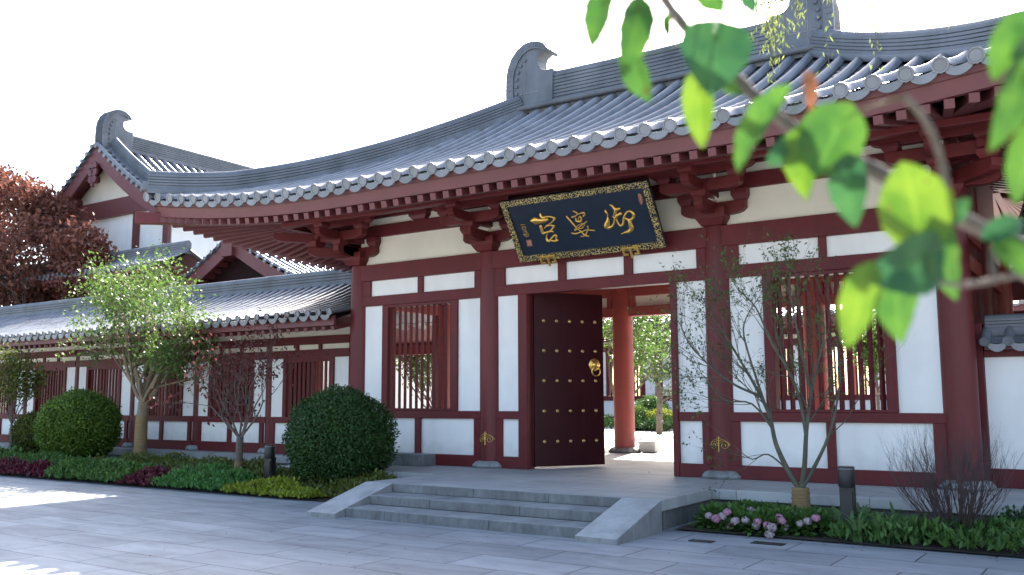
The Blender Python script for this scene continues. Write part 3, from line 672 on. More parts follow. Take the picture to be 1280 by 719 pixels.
# owl-tail ridge ornaments, outlined in the plane of the ridge
def chiwen(parent, ex, cy, z0, sgn, k=1.0, axis=0, m='ridge'):
    out = [(0.0, -0.10), (-0.02, 0.35), (-0.01, 0.70), (0.03, 0.90), (0.12, 1.10), (0.26, 1.25), (0.44, 1.345), (0.62, 1.36), (0.78, 1.33), (0.90, 1.26), (1.01, 1.13), (0.99, 1.115), (0.88, 1.13), (0.77, 1.07), (0.72, 0.96), (0.73, 0.84), (0.80, 0.75), (0.92, 0.71), (1.07, 0.715), (1.09, 0.70), (1.07, -0.10)]
    fn = (lambda u, v, t: (ex+sgn*u*k, cy+t, z0+v*k)) if axis == 0 else (lambda u, v, t: (cy+t, ex+sgn*u*k, z0+v*k))
    o = MB().prism(out, fn, -0.19*k, 0.19*k).build('ridge_ornament', m, parent, bevel=0.025*k)
    band = out[0:11]; mb = MB()
    inner = [(0.17, -0.05), (0.155, 0.35), (0.16, 0.68), (0.20, 0.84), (0.28, 1.0), (0.39, 1.12), (0.52, 1.19), (0.64, 1.205), (0.76, 1.18), (0.86, 1.14), (0.94, 1.105)]
    poly = band+inner[::-1]
    n = len(band)
    for t0, t1 in ((-0.225*k, 0.225*k),):
        for i in range(n-1): mb.add([fn(*band[i], t0), fn(*band[i+1], t0), fn(*inner[i+1], t0), fn(*inner[i], t0), fn(*band[i], t1), fn(*band[i+1], t1), fn(*inner[i+1], t1), fn(*inner[i], t1)], [(0, 3, 2, 1), (4, 5, 6, 7), (0, 1, 5, 4), (1, 2, 6, 5), (2, 3, 7, 6), (3, 0, 4, 7)])
    for i in range(n-1):   # fin grooves along the outer edge
        for q in (0.2, 0.5, 0.8):
            a = np.array(band[i])*(1-q)+np.array(band[i+1])*q; b = np.array(inner[i])*(1-q)+np.array(inner[i+1])*q; c = a*0.97+b*0.03; e = a*0.25+b*0.75
            for t_ in (-0.226*k, 0.226*k): mb.bar(fn(c[0], c[1], t_), fn(e[0], e[1], t_), 0.02*k, 0.018*k, up=(0, 1, 0) if axis == 0 else (1, 0, 0))
    mb.build('tail_band', m, o)
    for u, v in ((0.24, 0.15), (0.235, 0.32), (0.235, 0.48), (0.24, 0.63), (0.275, 0.77), (0.34, 0.9), (0.44, 1.0)):
        for t_ in (-0.195*k, 0.195*k):
            c = np.array(fn(u, v, t_)); MB().tube([c+np.array((0, -0.03 if t_ < 0 else 0.03, 0) if axis == 0 else (-0.03 if t_ < 0 else 0.03, 0, 0))*k, c], [0.032*k, 0.040*k], 8).build('bead', m, o)
    mb = MB()
    for (u0, v0, u1, v1) in ((0.42, -0.1, 0.42, 0.95), (0.2, 0.3, 0.75, 0.3)):
        for t_ in (-0.192*k, 0.192*k): mb.bar(fn(u0, v0, t_), fn(u1, v1, t_), 0.010*k, 0.010*k, up=(0, 1, 0) if axis == 0 else (1, 0, 0))
    mb.build('mortar_lines', 'stonelight', o)
    return o
chiwen(hall, CX-RH-0.42, CY, zr+0.05, 1); chiwen(hall, CX+RH+0.42, CY, zr+0.05, -1)
for sy in (-1, 1):   # roll of tiles along the foot of the main ridge
    MB().tube([(CX-RH-0.3, CY+sy*0.25, zr+0.03), (CX+RH+0.3, CY+sy*0.25, zr+0.03)], 0.06, 10).build('ridge_roll', 'ridge', hall, smooth=True)
#@@SIGN
# ------------------------------------------------------------------ name plaque
pq = thing('name_plaque', 'blue-black plaque with three gold brush characters and gold border, hung over the doorway', 'plaque', (-7.0, -0.25, 3.41))
PO = np.array([-8.31, -0.26, 3.405]); PX = np.array([1.0, 0, 0]); PYv = np.array([0.0, -0.60, 0.905]); PW, PH = 2.61, float(np.linalg.norm(PYv)); PYv /= PH; PN = np.cross(PX, PYv); PN = PN if PN[1] < 0 else -PN
pp = lambda u, v, t: tuple(PO+PX*u+PYv*v+PN*t)
MB().prism([(0, 0), (PW, 0), (PW, PH), (0, PH)], pp, -0.06, 0.0).build('board', 'board', pq, bevel=0.004)
bw_ = 0.10
for poly in ([(0, 0), (PW, 0), (PW-bw_, bw_), (bw_, bw_)], [(PW, 0), (PW, PH), (PW-bw_, PH-bw_), (PW-bw_, bw_)], [(PW, PH), (0, PH), (bw_, PH-bw_), (PW-bw_, PH-bw_)], [(0, PH), (0, 0), (bw_, bw_), (bw_, PH-bw_)]):
    MB().prism(poly, pp, 0.002, 0.028).build('border', 'fret', pq)
def on_plaque(x, y):
    d = ray(x, y); t = np.dot(PO-CAM, PN)/np.dot(d, PN); q = CAM+t*d-PO; return float(np.dot(q, PX)), float(np.dot(q, PYv))
def brush(strokes, ox, oy, k, name, m='gold', wk=1.0):
    mb = MB()
    for st in strokes:
        P = [on_plaque(ox+x/k, oy+y/k) for x, y, _ in st]
        # width: pixels to metres on the board, a little wider along x where the view is slanted
        wd = [q[2]/k*0.0122*wk for q in st]
        pts = []; ws = []
        for i in range(len(P)-1):
            n = 5; p0 = np.array(P[max(i-1, 0)]); p1 = np.array(P[i]); p2 = np.array(P[i+1]); p3 = np.array(P[min(i+2, len(P)-1)])
            for j in range(n):
                t = j/n; pts.append(0.5*(2*p1+(p2-p0)*t+(2*p0-5*p1+4*p2-p3)*t*t+(3*p1-p0-3*p2+p3)*t**3)); ws.append(wd[i]*(1-t)+wd[i+1]*t)
        pts.append(np.array(P[-1])); ws.append(wd[-1])
        rows = []
        for i, p in enumerate(pts):
            d = pts[min(i+1, len(pts)-1)]-pts[max(i-1, 0)]; d = d/max(np.linalg.norm(d), 1e-6); s_ = np.array([-d[1], d[0]])
            row = []
            for a in np.linspace(0, math.pi, 7):
                q = p+s_*math.cos(a)*ws[i]/2; row.append(pp(q[0], q[1], 0.002+math.sin(a)*min(0.03, ws[i]*0.35+0.006)))
            rows.append(row)
        mb.grid(rows)
        for e, sg in ((0, -1), (-1, 1)):    # rounded stroke ends
            p = pts[e]; d = (pts[1]-pts[0]) if e == 0 else (pts[-1]-pts[-2]); d = d/max(np.linalg.norm(d), 1e-6)*sg; s_ = np.array([-d[1], d[0]]); r_ = ws[e]/2; h_ = min(0.03, ws[e]*0.35+0.006)
            rows = []
            for b in np.linspace(0, math.pi/2, 5):
                rows.append([pp(*(p+(d*math.sin(b)+s_*math.cos(b)*math.cos(a))*r_), 0.002+math.sin(a)*math.cos(b)*h_) for a in np.linspace(0, math.pi, 7)])
            mb.grid(rows)
    return mb.build(name, m, pq, smooth='all')
brush([[(262, 215, 60), (300, 215, 115), (360, 215, 80), (420, 208, 66), (455, 200, 40)],
       [(365, 120, 12), (372, 150, 42), (400, 175, 55)],
       [(410, 170, 42), (480, 160, 25), (530, 172, 34), (550, 190, 34), (510, 235, 14), (450, 275, 13), (420, 310, 13)],
       [(370, 285, 42), (385, 330, 45), (400, 375, 48), (440, 365, 33), (500, 350, 28), (530, 355, 24)],
       [(440, 285, 20), (500, 272, 28), (540, 285, 34), (520, 320, 28), (490, 350, 18)],
       [(455, 385, 13), (445, 430, 20), (460, 470, 45), (490, 470, 35), (520, 430, 25), (555, 400, 35), (575, 420, 30), (565, 450, 25), (590, 465, 28)],
       [(500, 470, 25), (560, 475, 30), (590, 465, 28)]], 640, 255, 10.277, 'character')
brush([[(110, 270, 28), (180, 350, 33), (250, 430, 26), (280, 470, 12)], [(220, 180, 25), (260, 200, 30), (290, 225, 20)],
       [(290, 225, 20), (260, 260, 22), (200, 280, 33)], [(290, 235, 18), (340, 215, 28), (390, 210, 38), (405, 240, 34), (380, 265, 24)],
       [(260, 300, 24), (270, 340, 36), (310, 350, 40), (350, 340, 36), (345, 290, 26), (320, 270, 20), (300, 320, 18)],
       [(440, 350, 20), (370, 400, 20), (300, 460, 20), (250, 495, 24), (245, 480, 14), (290, 420, 14), (370, 380, 12)],
       [(410, 380, 14), (390, 430, 14), (350, 465, 18), (310, 450, 12)],
       [(195, 540, 25), (260, 550, 33), (340, 525, 24), (430, 490, 20), (500, 492, 24), (570, 500, 20)],
       [(300, 480, 14), (350, 520, 20), (400, 570, 24), (440, 585, 28), (470, 590, 28)],
       [(455, 430, 28), (460, 480, 24), (430, 550, 24), (380, 595, 18), (330, 585, 10)]], 700, 250, 13.08, 'character')
brush([[(95, 310, 25), (110, 340, 35), (128, 365, 18), (130, 400, 20), (135, 440, 45), (125, 490, 80), (115, 530, 85), (140, 550, 55), (190, 530, 30), (215, 490, 28), (230, 430, 30), (240, 380, 18)],
       [(155, 230, 13), (190, 245, 33), (220, 285, 42), (240, 300, 48), (285, 285, 46)], [(250, 290, 56), (235, 330, 48), (215, 380, 20), (205, 400, 16), (235, 405, 38), (300, 352, 38), (310, 355, 42)],
       [(260, 375, 50), (240, 410, 42)],
       [(255, 440, 20), (275, 490, 28), (310, 520, 35), (345, 490, 35), (355, 420, 35), (375, 360, 28), (410, 325, 28), (455, 325, 40), (490, 370, 48), (480, 415, 44), (430, 440, 42), (380, 420, 28)],
       [(430, 445, 48), (445, 510, 68), (460, 555, 76), (430, 595, 58), (370, 615, 33), (315, 635, 8)]], 748, 235, 11.057, 'character')
brush([[(112, 268, 8), (150, 262, 9), (165, 268, 8)], [(130, 285, 8), (145, 310, 9), (128, 318, 8)], [(150, 290, 9), (180, 300, 9), (172, 322, 8)], [(140, 335, 9), (165, 330, 8), (185, 345, 9)],
       [(150, 360, 9), (175, 355, 8)], [(190, 350, 9), (180, 380, 9), (160, 395, 8)], [(150, 385, 8), (165, 405, 9), (190, 395, 9), (215, 390, 9)], [(180, 415, 9), (205, 420, 8), (220, 402, 8)], [(195, 370, 8), (212, 378, 8)]], 640, 255, 10.277, 'signature')
def seal(corners, ox, oy, k, lines):
    P = [on_plaque(ox+x/k, oy+y/k) for x, y in corners]
    o = MB().prism(P, pp, 0.002, 0.008).build('seal', 'seal', pq)
    if lines: brush(lines, ox, oy, k, 'seal_marks', 'gold')
seal([(183, 462), (250, 458), (268, 538), (200, 545)], 640, 255, 10.277, [[(198, 478, 7), (235, 474, 7)], [(205, 480, 7), (216, 530, 7)], [(226, 480, 7), (222, 505, 7), (242, 503, 7)], [(240, 478, 7), (252, 528, 7)], [(210, 520, 7), (248, 518, 7)]])
seal([(545, 85), (565, 74), (590, 85), (608, 120), (618, 190), (605, 228), (588, 228), (560, 170)], 748, 235, 11.057, [[(565, 95, 9), (588, 100, 9)], [(570, 125, 9), (598, 130, 9)], [(582, 105, 8), (600, 210, 8)], [(580, 160, 9), (605, 165, 9)]])
for x0, x1, y in ((676, 695, 326), (778.5, 799, 315)):   # gilt fret clasps on the lower edge
    u0, v0 = on_plaque(x0, y-5); u1, _ = on_plaque(x1, y-7); uc = (u0+u1)/2; hw = (u1-u0)/2; mb = MB()
    for a, b, c, d in ((-hw, hw, 0.105, 0.135), (-hw, -hw+0.035, 0.0, 0.105), (hw-0.035, hw, 0.0, 0.105), (-hw+0.035, -hw*0.38, 0.0, 0.03), (hw*0.38, hw-0.035, 0.0, 0.03), (-0.018, 0.018, -0.05, 0.105)):
        mb.prism([(uc+a, c-0.06), (uc+b, c-0.06), (uc+b, d-0.06), (uc+a, d-0.06)], pp, 0.030, 0.055)
    mb.build('clasp', 'gold', pq, bevel=0.003)
#@@OTHERS
# ------------------------------------------------------------------ other buildings
def gallery(name, label, cat, xs, yf, depth, k, x0, x1, eave_ov=1.5, rise=1.15, sp=0.28, tlen=0.36, front=True, zoff=0.0, rear=True, roof_ends=True, rafts=90, rm='redraft', cm='redcol'):
    """low hall along X: post-and-panel front, open back, two-sided tiled roof"""
    xm = (x0+x1)/2; t = thing(name, label, cat, (xm, yf, 0)); z = lambda q: q*k+zoff
    yb = yf+depth; ym = (yf+yb)/2; r = 0.125*k
    for x in xs:
        column(t, x, yf+0.08, z(2.48), r=r, m=cm, base=True, rb=0.26*k)
        if rear: column(t, x, yb, z(2.48), r=r, m='redlit', base=False)
    pn = lambda a, b, c, d, m='white': BX(a-0.02, b+0.02, yf, yf+0.07, z(c)-0.02, z(d)+0.02).build('wall_panel', m, t)
    bm = lambda a, b, c, d, y=-0.05, nm='beam', m='red': BX(a, b, yf+y, yf+y+0.16, z(c), z(d)).build(nm, m, t)
    for a, b in zip(xs[:-1], xs[1:]):
        w_ = b-a
        bm(a+0.04, b-0.04, 2.31, 2.48, -0.06); pn(a, b, 2.48, 2.62, 'cream')
        if rear: BX(a, b, yb-0.08, yb+0.08, z(2.25), z(2.48)).build('beam', 'redlit', t)
        if not front: continue
        bm(a+0.04, b-0.04, 2.03, 2.20); pn(a, b, 2.2, 2.31, 'cream')
        for q in (0.36, 0.64): bm(a+w_*q-0.04, a+w_*q+0.04, 2.2, 2.31, -0.045, 'post')
        bm(a+0.04, b-0.04, 0.65, 0.78); bm(a+0.04, b-0.04, 0.0, 0.21, -0.058)
        m_ = (a+b)/2; pn(a+0.1, b-0.1, 0.21, 0.65)
        for q in (a+r+0.05, m_, b-r-0.05): bm(q-0.06, q+0.06, 0.21, 0.65, -0.044, 'post')
        pw = 0.16*w_; pn(a+r*0.7, a+r*0.7+pw, 0.78, 2.03); pn(b-r*0.7-pw, b-r*0.7, 0.78, 2.03)
        wa, wb = a+r*0.7+pw, b-r*0.7-pw; f = 0.1*k; mb = MB()
        mb.box(wa, wa+f, yf-0.045, yf+0.12, z(0.782), z(2.028)).box(wb-f, wb, yf-0.045, yf+0.12, z(0.782), z(2.028)).box(wa+f, wb-f, yf-0.04, yf+0.12, z(1.95), z(2.028))
        wn = mb.build('window', 'red', t)
        mb = MB(); n = 10
        for i in range(n):
            x = wa+f+(wb-wa-2*f)*(i+0.5)/n; mb.box(x-0.024*k, x+0.024*k, yf+0.02, yf+0.06, z(0.78), z(1.95))
        mb.build('window_bars', 'red', wn)
    ey = yf-eave_ov; D = ym-ey; z0 = z(2.62)+0.14
    P_ = lambda tt: z0+rise*(0.48*tt+0.52*tt*tt)*1.0
    rows = list(np.linspace(x0, x1, max(2, int((x1-x0)/sp)))); mb = MB()
    tile_slope(mb, rows, lambda s, v: (s, ey+v, P_(v/D)), lambda s: D, sp, sp*0.22, tlen, nseg=7, hk=0.6, split=True)
    rows2 = list(np.linspace(x0, x1, max(2, int((x1-x0)/(sp*2)))))
    tile_slope(mb, rows2, lambda s, v: (s, 2*ym-ey-v, P_(v/D)), lambda s: D, sp*2, sp*0.4, 0.8, nseg=5, ends=False)
    mb.build('roof_tiles', 'tile', t, smooth=True)
    MB().grid([[(x0, ey+0.06, z0-0.13), (x1, ey+0.06, z0-0.13)], [(x0, ym, P_(1)-0.12), (x1, ym, P_(1)-0.12)], [(x0, 2*ym-ey-0.06, z0-0.13), (x1, 2*ym-ey-0.06, z0-0.13)]]).build('soffit_board', rm, t)
    BX(x0, x1, ey+0.07, ey+0.13, z0-0.22*k, z0-0.04).build('fascia_board', rm, t); BX(x0, x1, 2*ym-ey-0.13, 2*ym-ey-0.07, z0-0.22*k, z0-0.04).build('fascia_board', rm, t)
    n = int((x1-x0)/0.24); rest = MB(); xsr = np.linspace(x0+0.1, x1-0.1, n); order = sorted(range(n), key=lambda i: abs(xsr[i]-CAM[0])); near = set(order[:rafts])
    for i in range(n):
        a = (xsr[i], ey+0.14, z0-0.27*k); b = (xsr[i], yf+0.3, z0-0.27*k+rise/D*(eave_ov+0.1)*0.7)
        if i in near: MB().bar(a, b, 0.09*k, 0.08*k).build('rafter', rm, t)
        else: rest.bar(a, b, 0.09*k, 0.08*k)
    if rest.v: rest.build('rafter', rm, t, kind='stuff')
    ridge(MB(), [(x0, ym, P_(1)-0.05), (xm, ym, P_(1)-0.05), (x1, ym, P_(1)-0.05)], 0.24*k, 0.40*k, 4, 0.07*k).build('main_ridge', 'ridge', t, smooth=True)
    return t
wx = [-13.3-2.476*i for i in range(10)][::-1]
gallery('side_gallery', 'long low gallery left of the gate hall, barred windows, tiled roof partly in sun', 'gallery', wx, 1.0, 3.9, 1.0, -36.5, -12.42, rafts=96)
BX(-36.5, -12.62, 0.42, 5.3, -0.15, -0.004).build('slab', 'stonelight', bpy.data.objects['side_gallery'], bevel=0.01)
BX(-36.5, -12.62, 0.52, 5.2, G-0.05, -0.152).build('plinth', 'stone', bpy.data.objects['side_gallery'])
gallery('right_gallery', 'dark open gallery glimpsed right of the last column, beyond the tile-capped wall', 'gallery', [-0.9+2.5*i for i in range(4)], 1.3, 3.9, 1.05, -1.15, 7.5, front=False, zoff=0.25)
gallery('far_hall', 'long hall across the sunlit courtyard with white panels, seen through the doorway', 'hall', [-44+3.3*i for i in range(17)], 25.0, 7.0, 1.62, -46, 11, eave_ov=2.0, rise=2.6, sp=0.42, tlen=0.8, zoff=-0.012)

rg_ = bpy.data.objects['right_gallery']
q0, q1 = at(1246, 390, 1, 5.3), at(1300, 374, 1, 5.3)
for a, b_, c, d in ((-1.9, q0[0], 0, 3.4), (q1[0], 7.5, 0, 3.4), (q0[0], q1[0], 0, q0[2]), (q0[0], q1[0], q1[2], 3.4)): BX(a, b_, 5.28, 5.36, c, d).build('wall_panel', 'redraft', rg_)  # back wall added to darken the gallery interior, one opening left
# courtyard wall right of the gate hall
t = thing('courtyard_wall', 'white courtyard wall with dark tiled coping right of the last column', 'wall', (0.5, 0.5, 0))
BX(-1.60, 4, 0.46, 0.62, 0.24, 1.66).build('wall_panel', 'white', t)
BX(-1.60, 4, 0.43, 0.66, 0.0, 0.24).build('beam', 'red', t, bevel=0.006); BX(-1.60, 4, 0.42, 0.66, 1.655, 1.74).build('beam', 'red', t, bevel=0.006)
BX(-1.70, -1.604, 0.40, 0.68, 0.0, 2.1).build('post', 'red', t, bevel=0.006)
mb = MB(); rows = list(np.linspace(-1.55, 4, 22))
tile_slope(mb, rows, lambda s, v: (s, 0.22+v, 1.84+0.55*v), lambda s: 0.3, 0.26, 0.062, 0.16, nseg=6)
tile_slope(mb, rows, lambda s, v: (s, 0.86-v, 1.84+0.55*v), lambda s: 0.3, 0.26, 0.062, 0.16, nseg=6)
mb.build('coping_tiles', 'tile', t, smooth=True)
BX(-1.57, 4, 0.27, 0.81, 1.742, 1.80).build('coping_board', 'redraft', t)
ridge(MB(), [(-1.57, 0.54, 1.99), (1, 0.54, 1.99), (4, 0.54, 1.99)], 0.14, 0.22, 3, 0.05).build('coping_ridge', 'ridge', t, smooth=True)

# gabled halls behind the side gallery; ridges run away from the street
def gable_hall(name, label, cat, X, Y0, Y1, zap, half, drop, wall_z, chi=0.0, sp=0.36, k=1.0, wallm='cream'):
    t = thing(name, label, cat, (X, (Y0+Y1)/2, 0)); ov = 0.75*k
    P_ = lambda tt: zap-drop*(1.28*(1-tt)-0.28*(1-tt)**2)        # tt 0 at the eave, 1 at the ridge
    n = int((Y1-Y0+2*ov)/sp); ys = list(np.linspace(Y0-ov, Y1+ov, n)); mb = MB()
    for sg in (-1, 1): tile_slope(mb, ys, (lambda sg: lambda s, v: (X+sg*(half-v), s, P_(v/half)))(sg), lambda s: half-0.05, sp, sp*0.25, 0.45, nseg=6)
    # scalloped tiles along the gable edge
    for sg in (-1, 1):
        tt = np.linspace(0.02, 0.97, int(half/0.3))
        for a in tt:
            x = X+sg*half*(1-a); z_ = P_(a)
            mb.tube([(x, Y0-ov-0.16*k, z_-0.02), (x, Y0-ov+0.35*k, z_+0.04)], 0.09*k, 8)
    mb.build('roof_tiles', 'tile', t, smooth=True)
    us = np.linspace(0, 1, 13)
    for sg in (-1, 1):
        top = [(X+sg*half*(1-u), P_(u)-0.12*k) for u in us]
        mb = MB(); poly = top+[(x, z_-0.62*k) for x, z_ in top[::-1]]
        for i in range(len(us)-1):
            a, b = top[i], top[i+1]
            mb.hexa([(a[0], Y0-ov, a[1]-0.6*k), (b[0], Y0-ov, b[1]-0.6*k), (b[0], Y0-ov+0.1, b[1]-0.6*k), (a[0], Y0-ov+0.1, a[1]-0.6*k)], [(a[0], Y0-ov, a[1]), (b[0], Y0-ov, b[1]), (b[0], Y0-ov+0.1, b[1]), (a[0], Y0-ov+0.1, a[1])])
        mb.build('bargeboard', 'redraft', t)
        mb = MB(); mb.grid([[(x, Y0-ov+0.1, z_-0.08) for x, z_ in top], [(x, Y1+ov, z_-0.08) for x, z_ in top]]); mb.build('soffit_board', 'redraft', t)
        if chi: ridge(MB(), [(X+sg*half*(1-u), Y0-ov+0.55*k, P_(u)+0.06) for u in np.linspace(0.05, 0.96, 12)], 0.26*k, 0.5*k, 3, 0.09*k).build('gable_ridge', 'ridge', t, smooth=True)
        for u in (np.linspace(0.12, 0.88, 11) if wallm == 'recessshade' else (0.25, 0.55, 0.8)):
            BX(X+sg*half*(1-u)-0.11*k, X+sg*half*(1-u)+0.11*k, Y0-ov+0.12, Y0+0.1, P_(u)-0.62*k, P_(u)-0.38*k).build('purlin_end', 'redraft', t)
    hw = half*0.82; zz = lambda x: P_(1-abs(x)/half)-0.3*k
    pts = [(-hw, zz(hw))]+[(x, zz(x)) for x in np.linspace(-hw*0.8, hw*0.8, 9)]+[(hw, zz(hw))]
    zt = zap-drop*0.74
    MB().prism([(X+a, b) for a, b in pts]+[(X+hw, -0.3), (X-hw, -0.3)], lambda u, v, q: (u, q, v), Y0, Y0+0.2).build('gable_wall', wallm, t)
    BX(X-hw-0.2, X-hw, Y0, Y1, -0.3, zz(hw)).build('wall_panel', 'white', t); BX(X+hw, X+hw+0.2, Y0, Y1, -0.3, zz(hw)).build('wall_panel', 'white', t)
    BX(X-hw*0.99, X+hw*0.99, Y0-0.03, Y0-0.003, -0.25, zt-0.7*k).build('wall_panel', 'white' if chi else wallm, t)
    BX(X-hw-0.25, X+hw+0.25, Y0-0.22, Y0+0.05, zt-0.7*k, zt).build('tie_beam', 'redraft', t, bevel=0.01)
    for x in (-hw*0.5, hw*0.5, -hw, hw): BX(X+x-0.16, X+x+0.16, Y0-0.16, Y0-0.034, -0.3, zt-0.7*k).build('post', 'redraft', t)
    zr_ = zap+0.0
    if not chi: BX(X-0.26, X+0.26, Y0-ov-0.14, Y0, zap-0.95*k, zap-0.3*k).build('purlin_end', 'redraft', t, bevel=0.01)
    ridge(MB(), [(X, Y0-ov+0.2, zr_), (X, (Y0+Y1)/2, zr_-0.1), (X, Y1+ov-0.2, zr_)], 0.32*k, 0.75*k, 7, 0.1*k).build('main_ridge', 'ridge', t, smooth=True)
    if chi:
        chiwen(t, Y0-ov+0.1, X, zr_-0.12, 1, chi, 1); chiwen(t, Y1+ov-0.1, X, zr_-0.12, -1, chi, 1)
        mb = MB(); y = Y0-ov-0.06
        for dz, rr in ((-0.95, 0.16), (-1.2, 0.2), (-1.5, 0.17), (-1.72, 0.1)):
            for dx in ((-0.13, 0.13) if rr > 0.15 else (0,)): mb.tube([(X+dx, y, zap+dz*k), (X+dx, y-0.08, zap+dz*k)], rr*k*0.9, 12)
        mb.build('gable_pendant', 'redraft', t)
    return t
A = at(122, 186, 1, 8.0)
gable_hall('rear_hall', 'tall gabled hall rising behind the gallery, owl-tail ornament on its ridge', 'hall', A[0], 8.7, 34, A[2]+0.2, 4.75, 3.05, 8.0, chi=1.25, sp=0.42)
A = at(200, 292, 1, 6.3)
gallery('back_gallery', 'low tiled roof between the gallery ridge and the tall gabled hall', 'gallery', [-45.0+3*i for i in range(7)], 5.9, 0.8, 1.0, -46, -25.9, eave_ov=0.9, rise=0.55, front=False, rear=False, zoff=A[2]-4.05, rafts=0)
A = at(292, 299, 1, 6.2)
gable_hall('low_gabled_hall', 'low gabled roof peeping over the gallery ridge under the gate hall eave', 'hall', A[0], 6.6, 15, A[2]+0.10, 4.1, 1.95, 3.0, sp=0.3, k=0.72, wallm='recessshade')
#@@VEG
# ------------------------------------------------------------------ plants
def wiggle(rg, p, d, L, n, amp, up=0.0):
    pts = [np.array(p, float)]; d = np.array(d, float); d /= np.linalg.norm(d)
    for i in range(n):
        d = d+rg.normal(size=3)*amp+np.array([0, 0, up]); d /= np.linalg.norm(d); pts.append(pts[-1]+d*L/n)
    return pts, d
def grow(rg, mb, p, d, L, r, lvl, mx, tips, spread=0.7, nb=3, up=0.05, shrink=0.68, amp=0.12, sides=6):
    pts, de = wiggle(rg, p, d, L, 5, amp, up)
    rs = [r*(1-0.45*i/5) for i in range(6)]; mb.tube(pts, rs, max(4, sides-lvl), cap=False)
    if lvl >= mx-1:
        for q in pts[2:]: tips.append((q, de))
    if lvl >= mx:
        return
    for i in range(nb):
        f = 2+int(rg.integers(0, 4)) if i else 5
        q = pts[min(f, 5)]; v = de+rnd_unit(rg, 1)[0]*spread; v[2] += up
        grow(rg, mb, q, v, L*shrink*(0.75+0.5*rg.random()), rs[min(f, 5)]*0.72, lvl+1, mx, tips, spread, nb, up, shrink, amp, sides)
def leaves_at(rg, tips, n, spread, L, W, name, m, parent, droop=0.0, kind=None):
    T = np.array([t_[0] for t_ in tips]); i = rg.integers(0, len(T), n)
    P = T[i]+rg.normal(size=(n, 3))*spread; D = rnd_unit(rg, n); D[:, 2] -= droop; N = rnd_unit(rg, n); N[:, 2] = np.abs(N[:, 2])+0.4
    return leaf_obj(name, P, D, N, L*(0.7+0.6*rg.random(n)), W*(0.7+0.6*rg.random(n)), m, parent, kind=kind)

def ball_shrub(name, label, c, rad, zb, m, n, ls, seed, group=None, shell=0.16, cat='shrub'):
    rg = np.random.default_rng(seed); t = thing(name, label, cat, (c[0], c[1], zb), group)
    U = rnd_unit(rg, n); lump = 1+0.045*np.sin(U[:, 0]*5+seed)*np.cos(U[:, 1]*6)+0.03*np.sin(U[:, 2]*9+U[:, 0]*7)+0.028*rg.normal(size=n)+0.07*(rg.random(n) > 0.985)
    f = (1-shell*rg.random(n)**1.6)*lump; P = np.array(c)+U*np.array(rad)*f[:, None]
    keep = P[:, 2] > zb+0.05; P, U = P[keep], U[keep]; k = len(P)
    D = U*0.7+rnd_unit(rg, k)*0.9; D[:, 2] += 0.25; N = U+rnd_unit(rg, k)*0.5
    leaf_obj('foliage', P, D, N, ls*(0.7+0.6*rg.random(k)), ls*0.5*(0.7+0.6*rg.random(k)), m, t)
    # dense twigs inside
    mb = MB(); b0 = np.array([c[0], c[1], zb])
    for i in range(70):
        v = rnd_unit(rg, 1)[0]; v[2] = abs(v[2])*1.2 if rg.random() < 0.75 else v[2]*0.4; e = np.array(c)+v*np.array(rad)*0.93; e[2] = max(e[2], zb+0.15)
        mid = b0*0.5+e*0.5+rg.normal(size=3)*0.06; mb.tube([b0+rg.normal(size=3)*np.array([0.1, 0.1, 0.0]), mid, e], [0.018, 0.011, 0.004], 5, cap=False)
    mb.build('stems', 'twig', t)
    n2 = n//2; U = rnd_unit(rg, n2); P = np.array(c)+U*np.array(rad)*(0.55+0.33*rg.random(n2))[:, None]; P = P[P[:, 2] > zb+0.1]
    leaf_obj('inner_foliage', P, rnd_unit(rg, len(P)), rnd_unit(rg, len(P)), ls*1.7, ls*1.1, m, t)
    return t
ball_shrub('clipped_shrub', 'big dark green clipped ball shrub beside the steps', (-10.75, -1.9, 0.51), (0.85, 0.85, 0.80), G, 'ballleaf', 26000, 0.050, 1, 'clipped ball shrubs in the left bed')
ball_shrub('clipped_shrub', 'round clipped shrub with sunlit yellow-green top, left of the green tree', (-19.85, -0.9, 0.54), (0.86, 0.84, 0.80), G, 'ballsun', 22000, 0.065, 2, 'clipped ball shrubs in the left bed')
ball_shrub('clipped_shrub', 'small olive shrub at the left edge behind the ball shrub with the sunlit top', (-22.6, -0.4, 0.32), (0.56, 0.5, 0.52), G, 'olive', 6000, 0.06, 3, 'clipped ball shrubs in the left bed')

# lime-green tree left
rg = np.random.default_rng(11); b = at(178, 500, 1, -0.5); b[2] = G
t = thing('leafy_tree', 'sunlit lime-green tree with straw-wrapped trunk in the left bed', 'tree', b)
mb = MB(); tips = []
mb.tube([b, b+[0.02, 0, 0.5], b+[0.0, 0, 1.0], b+[0.06, 0, 1.46]], [0.135, 0.125, 0.115, 0.12], 12)
f0 = b+np.array([0.06, 0, 1.42])
for ang, el, L, r in ((2.9, 0.45, 1.75, 0.05), (2.3, 0.75, 1.6, 0.05), (0.1, 0.45, 1.5, 0.05), (0.7, 0.9, 1.25, 0.05), (1.5, 1.35, 1.40, 0.055), (4.0, 0.75, 1.25, 0.05), (5.6, 0.55, 1.5, 0.05), (3.3, 1.25, 1.45, 0.05), (3.3, 0.25, 1.5, 0.035), (4.7, 1.2, 1.3, 0.045)):
    grow(rg, mb, f0, (math.cos(ang)*math.cos(el), math.sin(ang)*math.cos(el), math.sin(el)), L, r, 0, 3, tips, 0.80, 3, 0.07, 0.66)
mb.build('trunk', 'bark', t, smooth='all')
mb = MB(); mb.lathe(b, [(0.142, 0.25), (0.147, 0.3), (0.138, 0.6), (0.133, 0.95), (0.128, 1.2)], 16); mb.build('straw_wrap', 'straw', t, smooth=True)
tips = [q for q in tips if q[0][2] > 1.55]
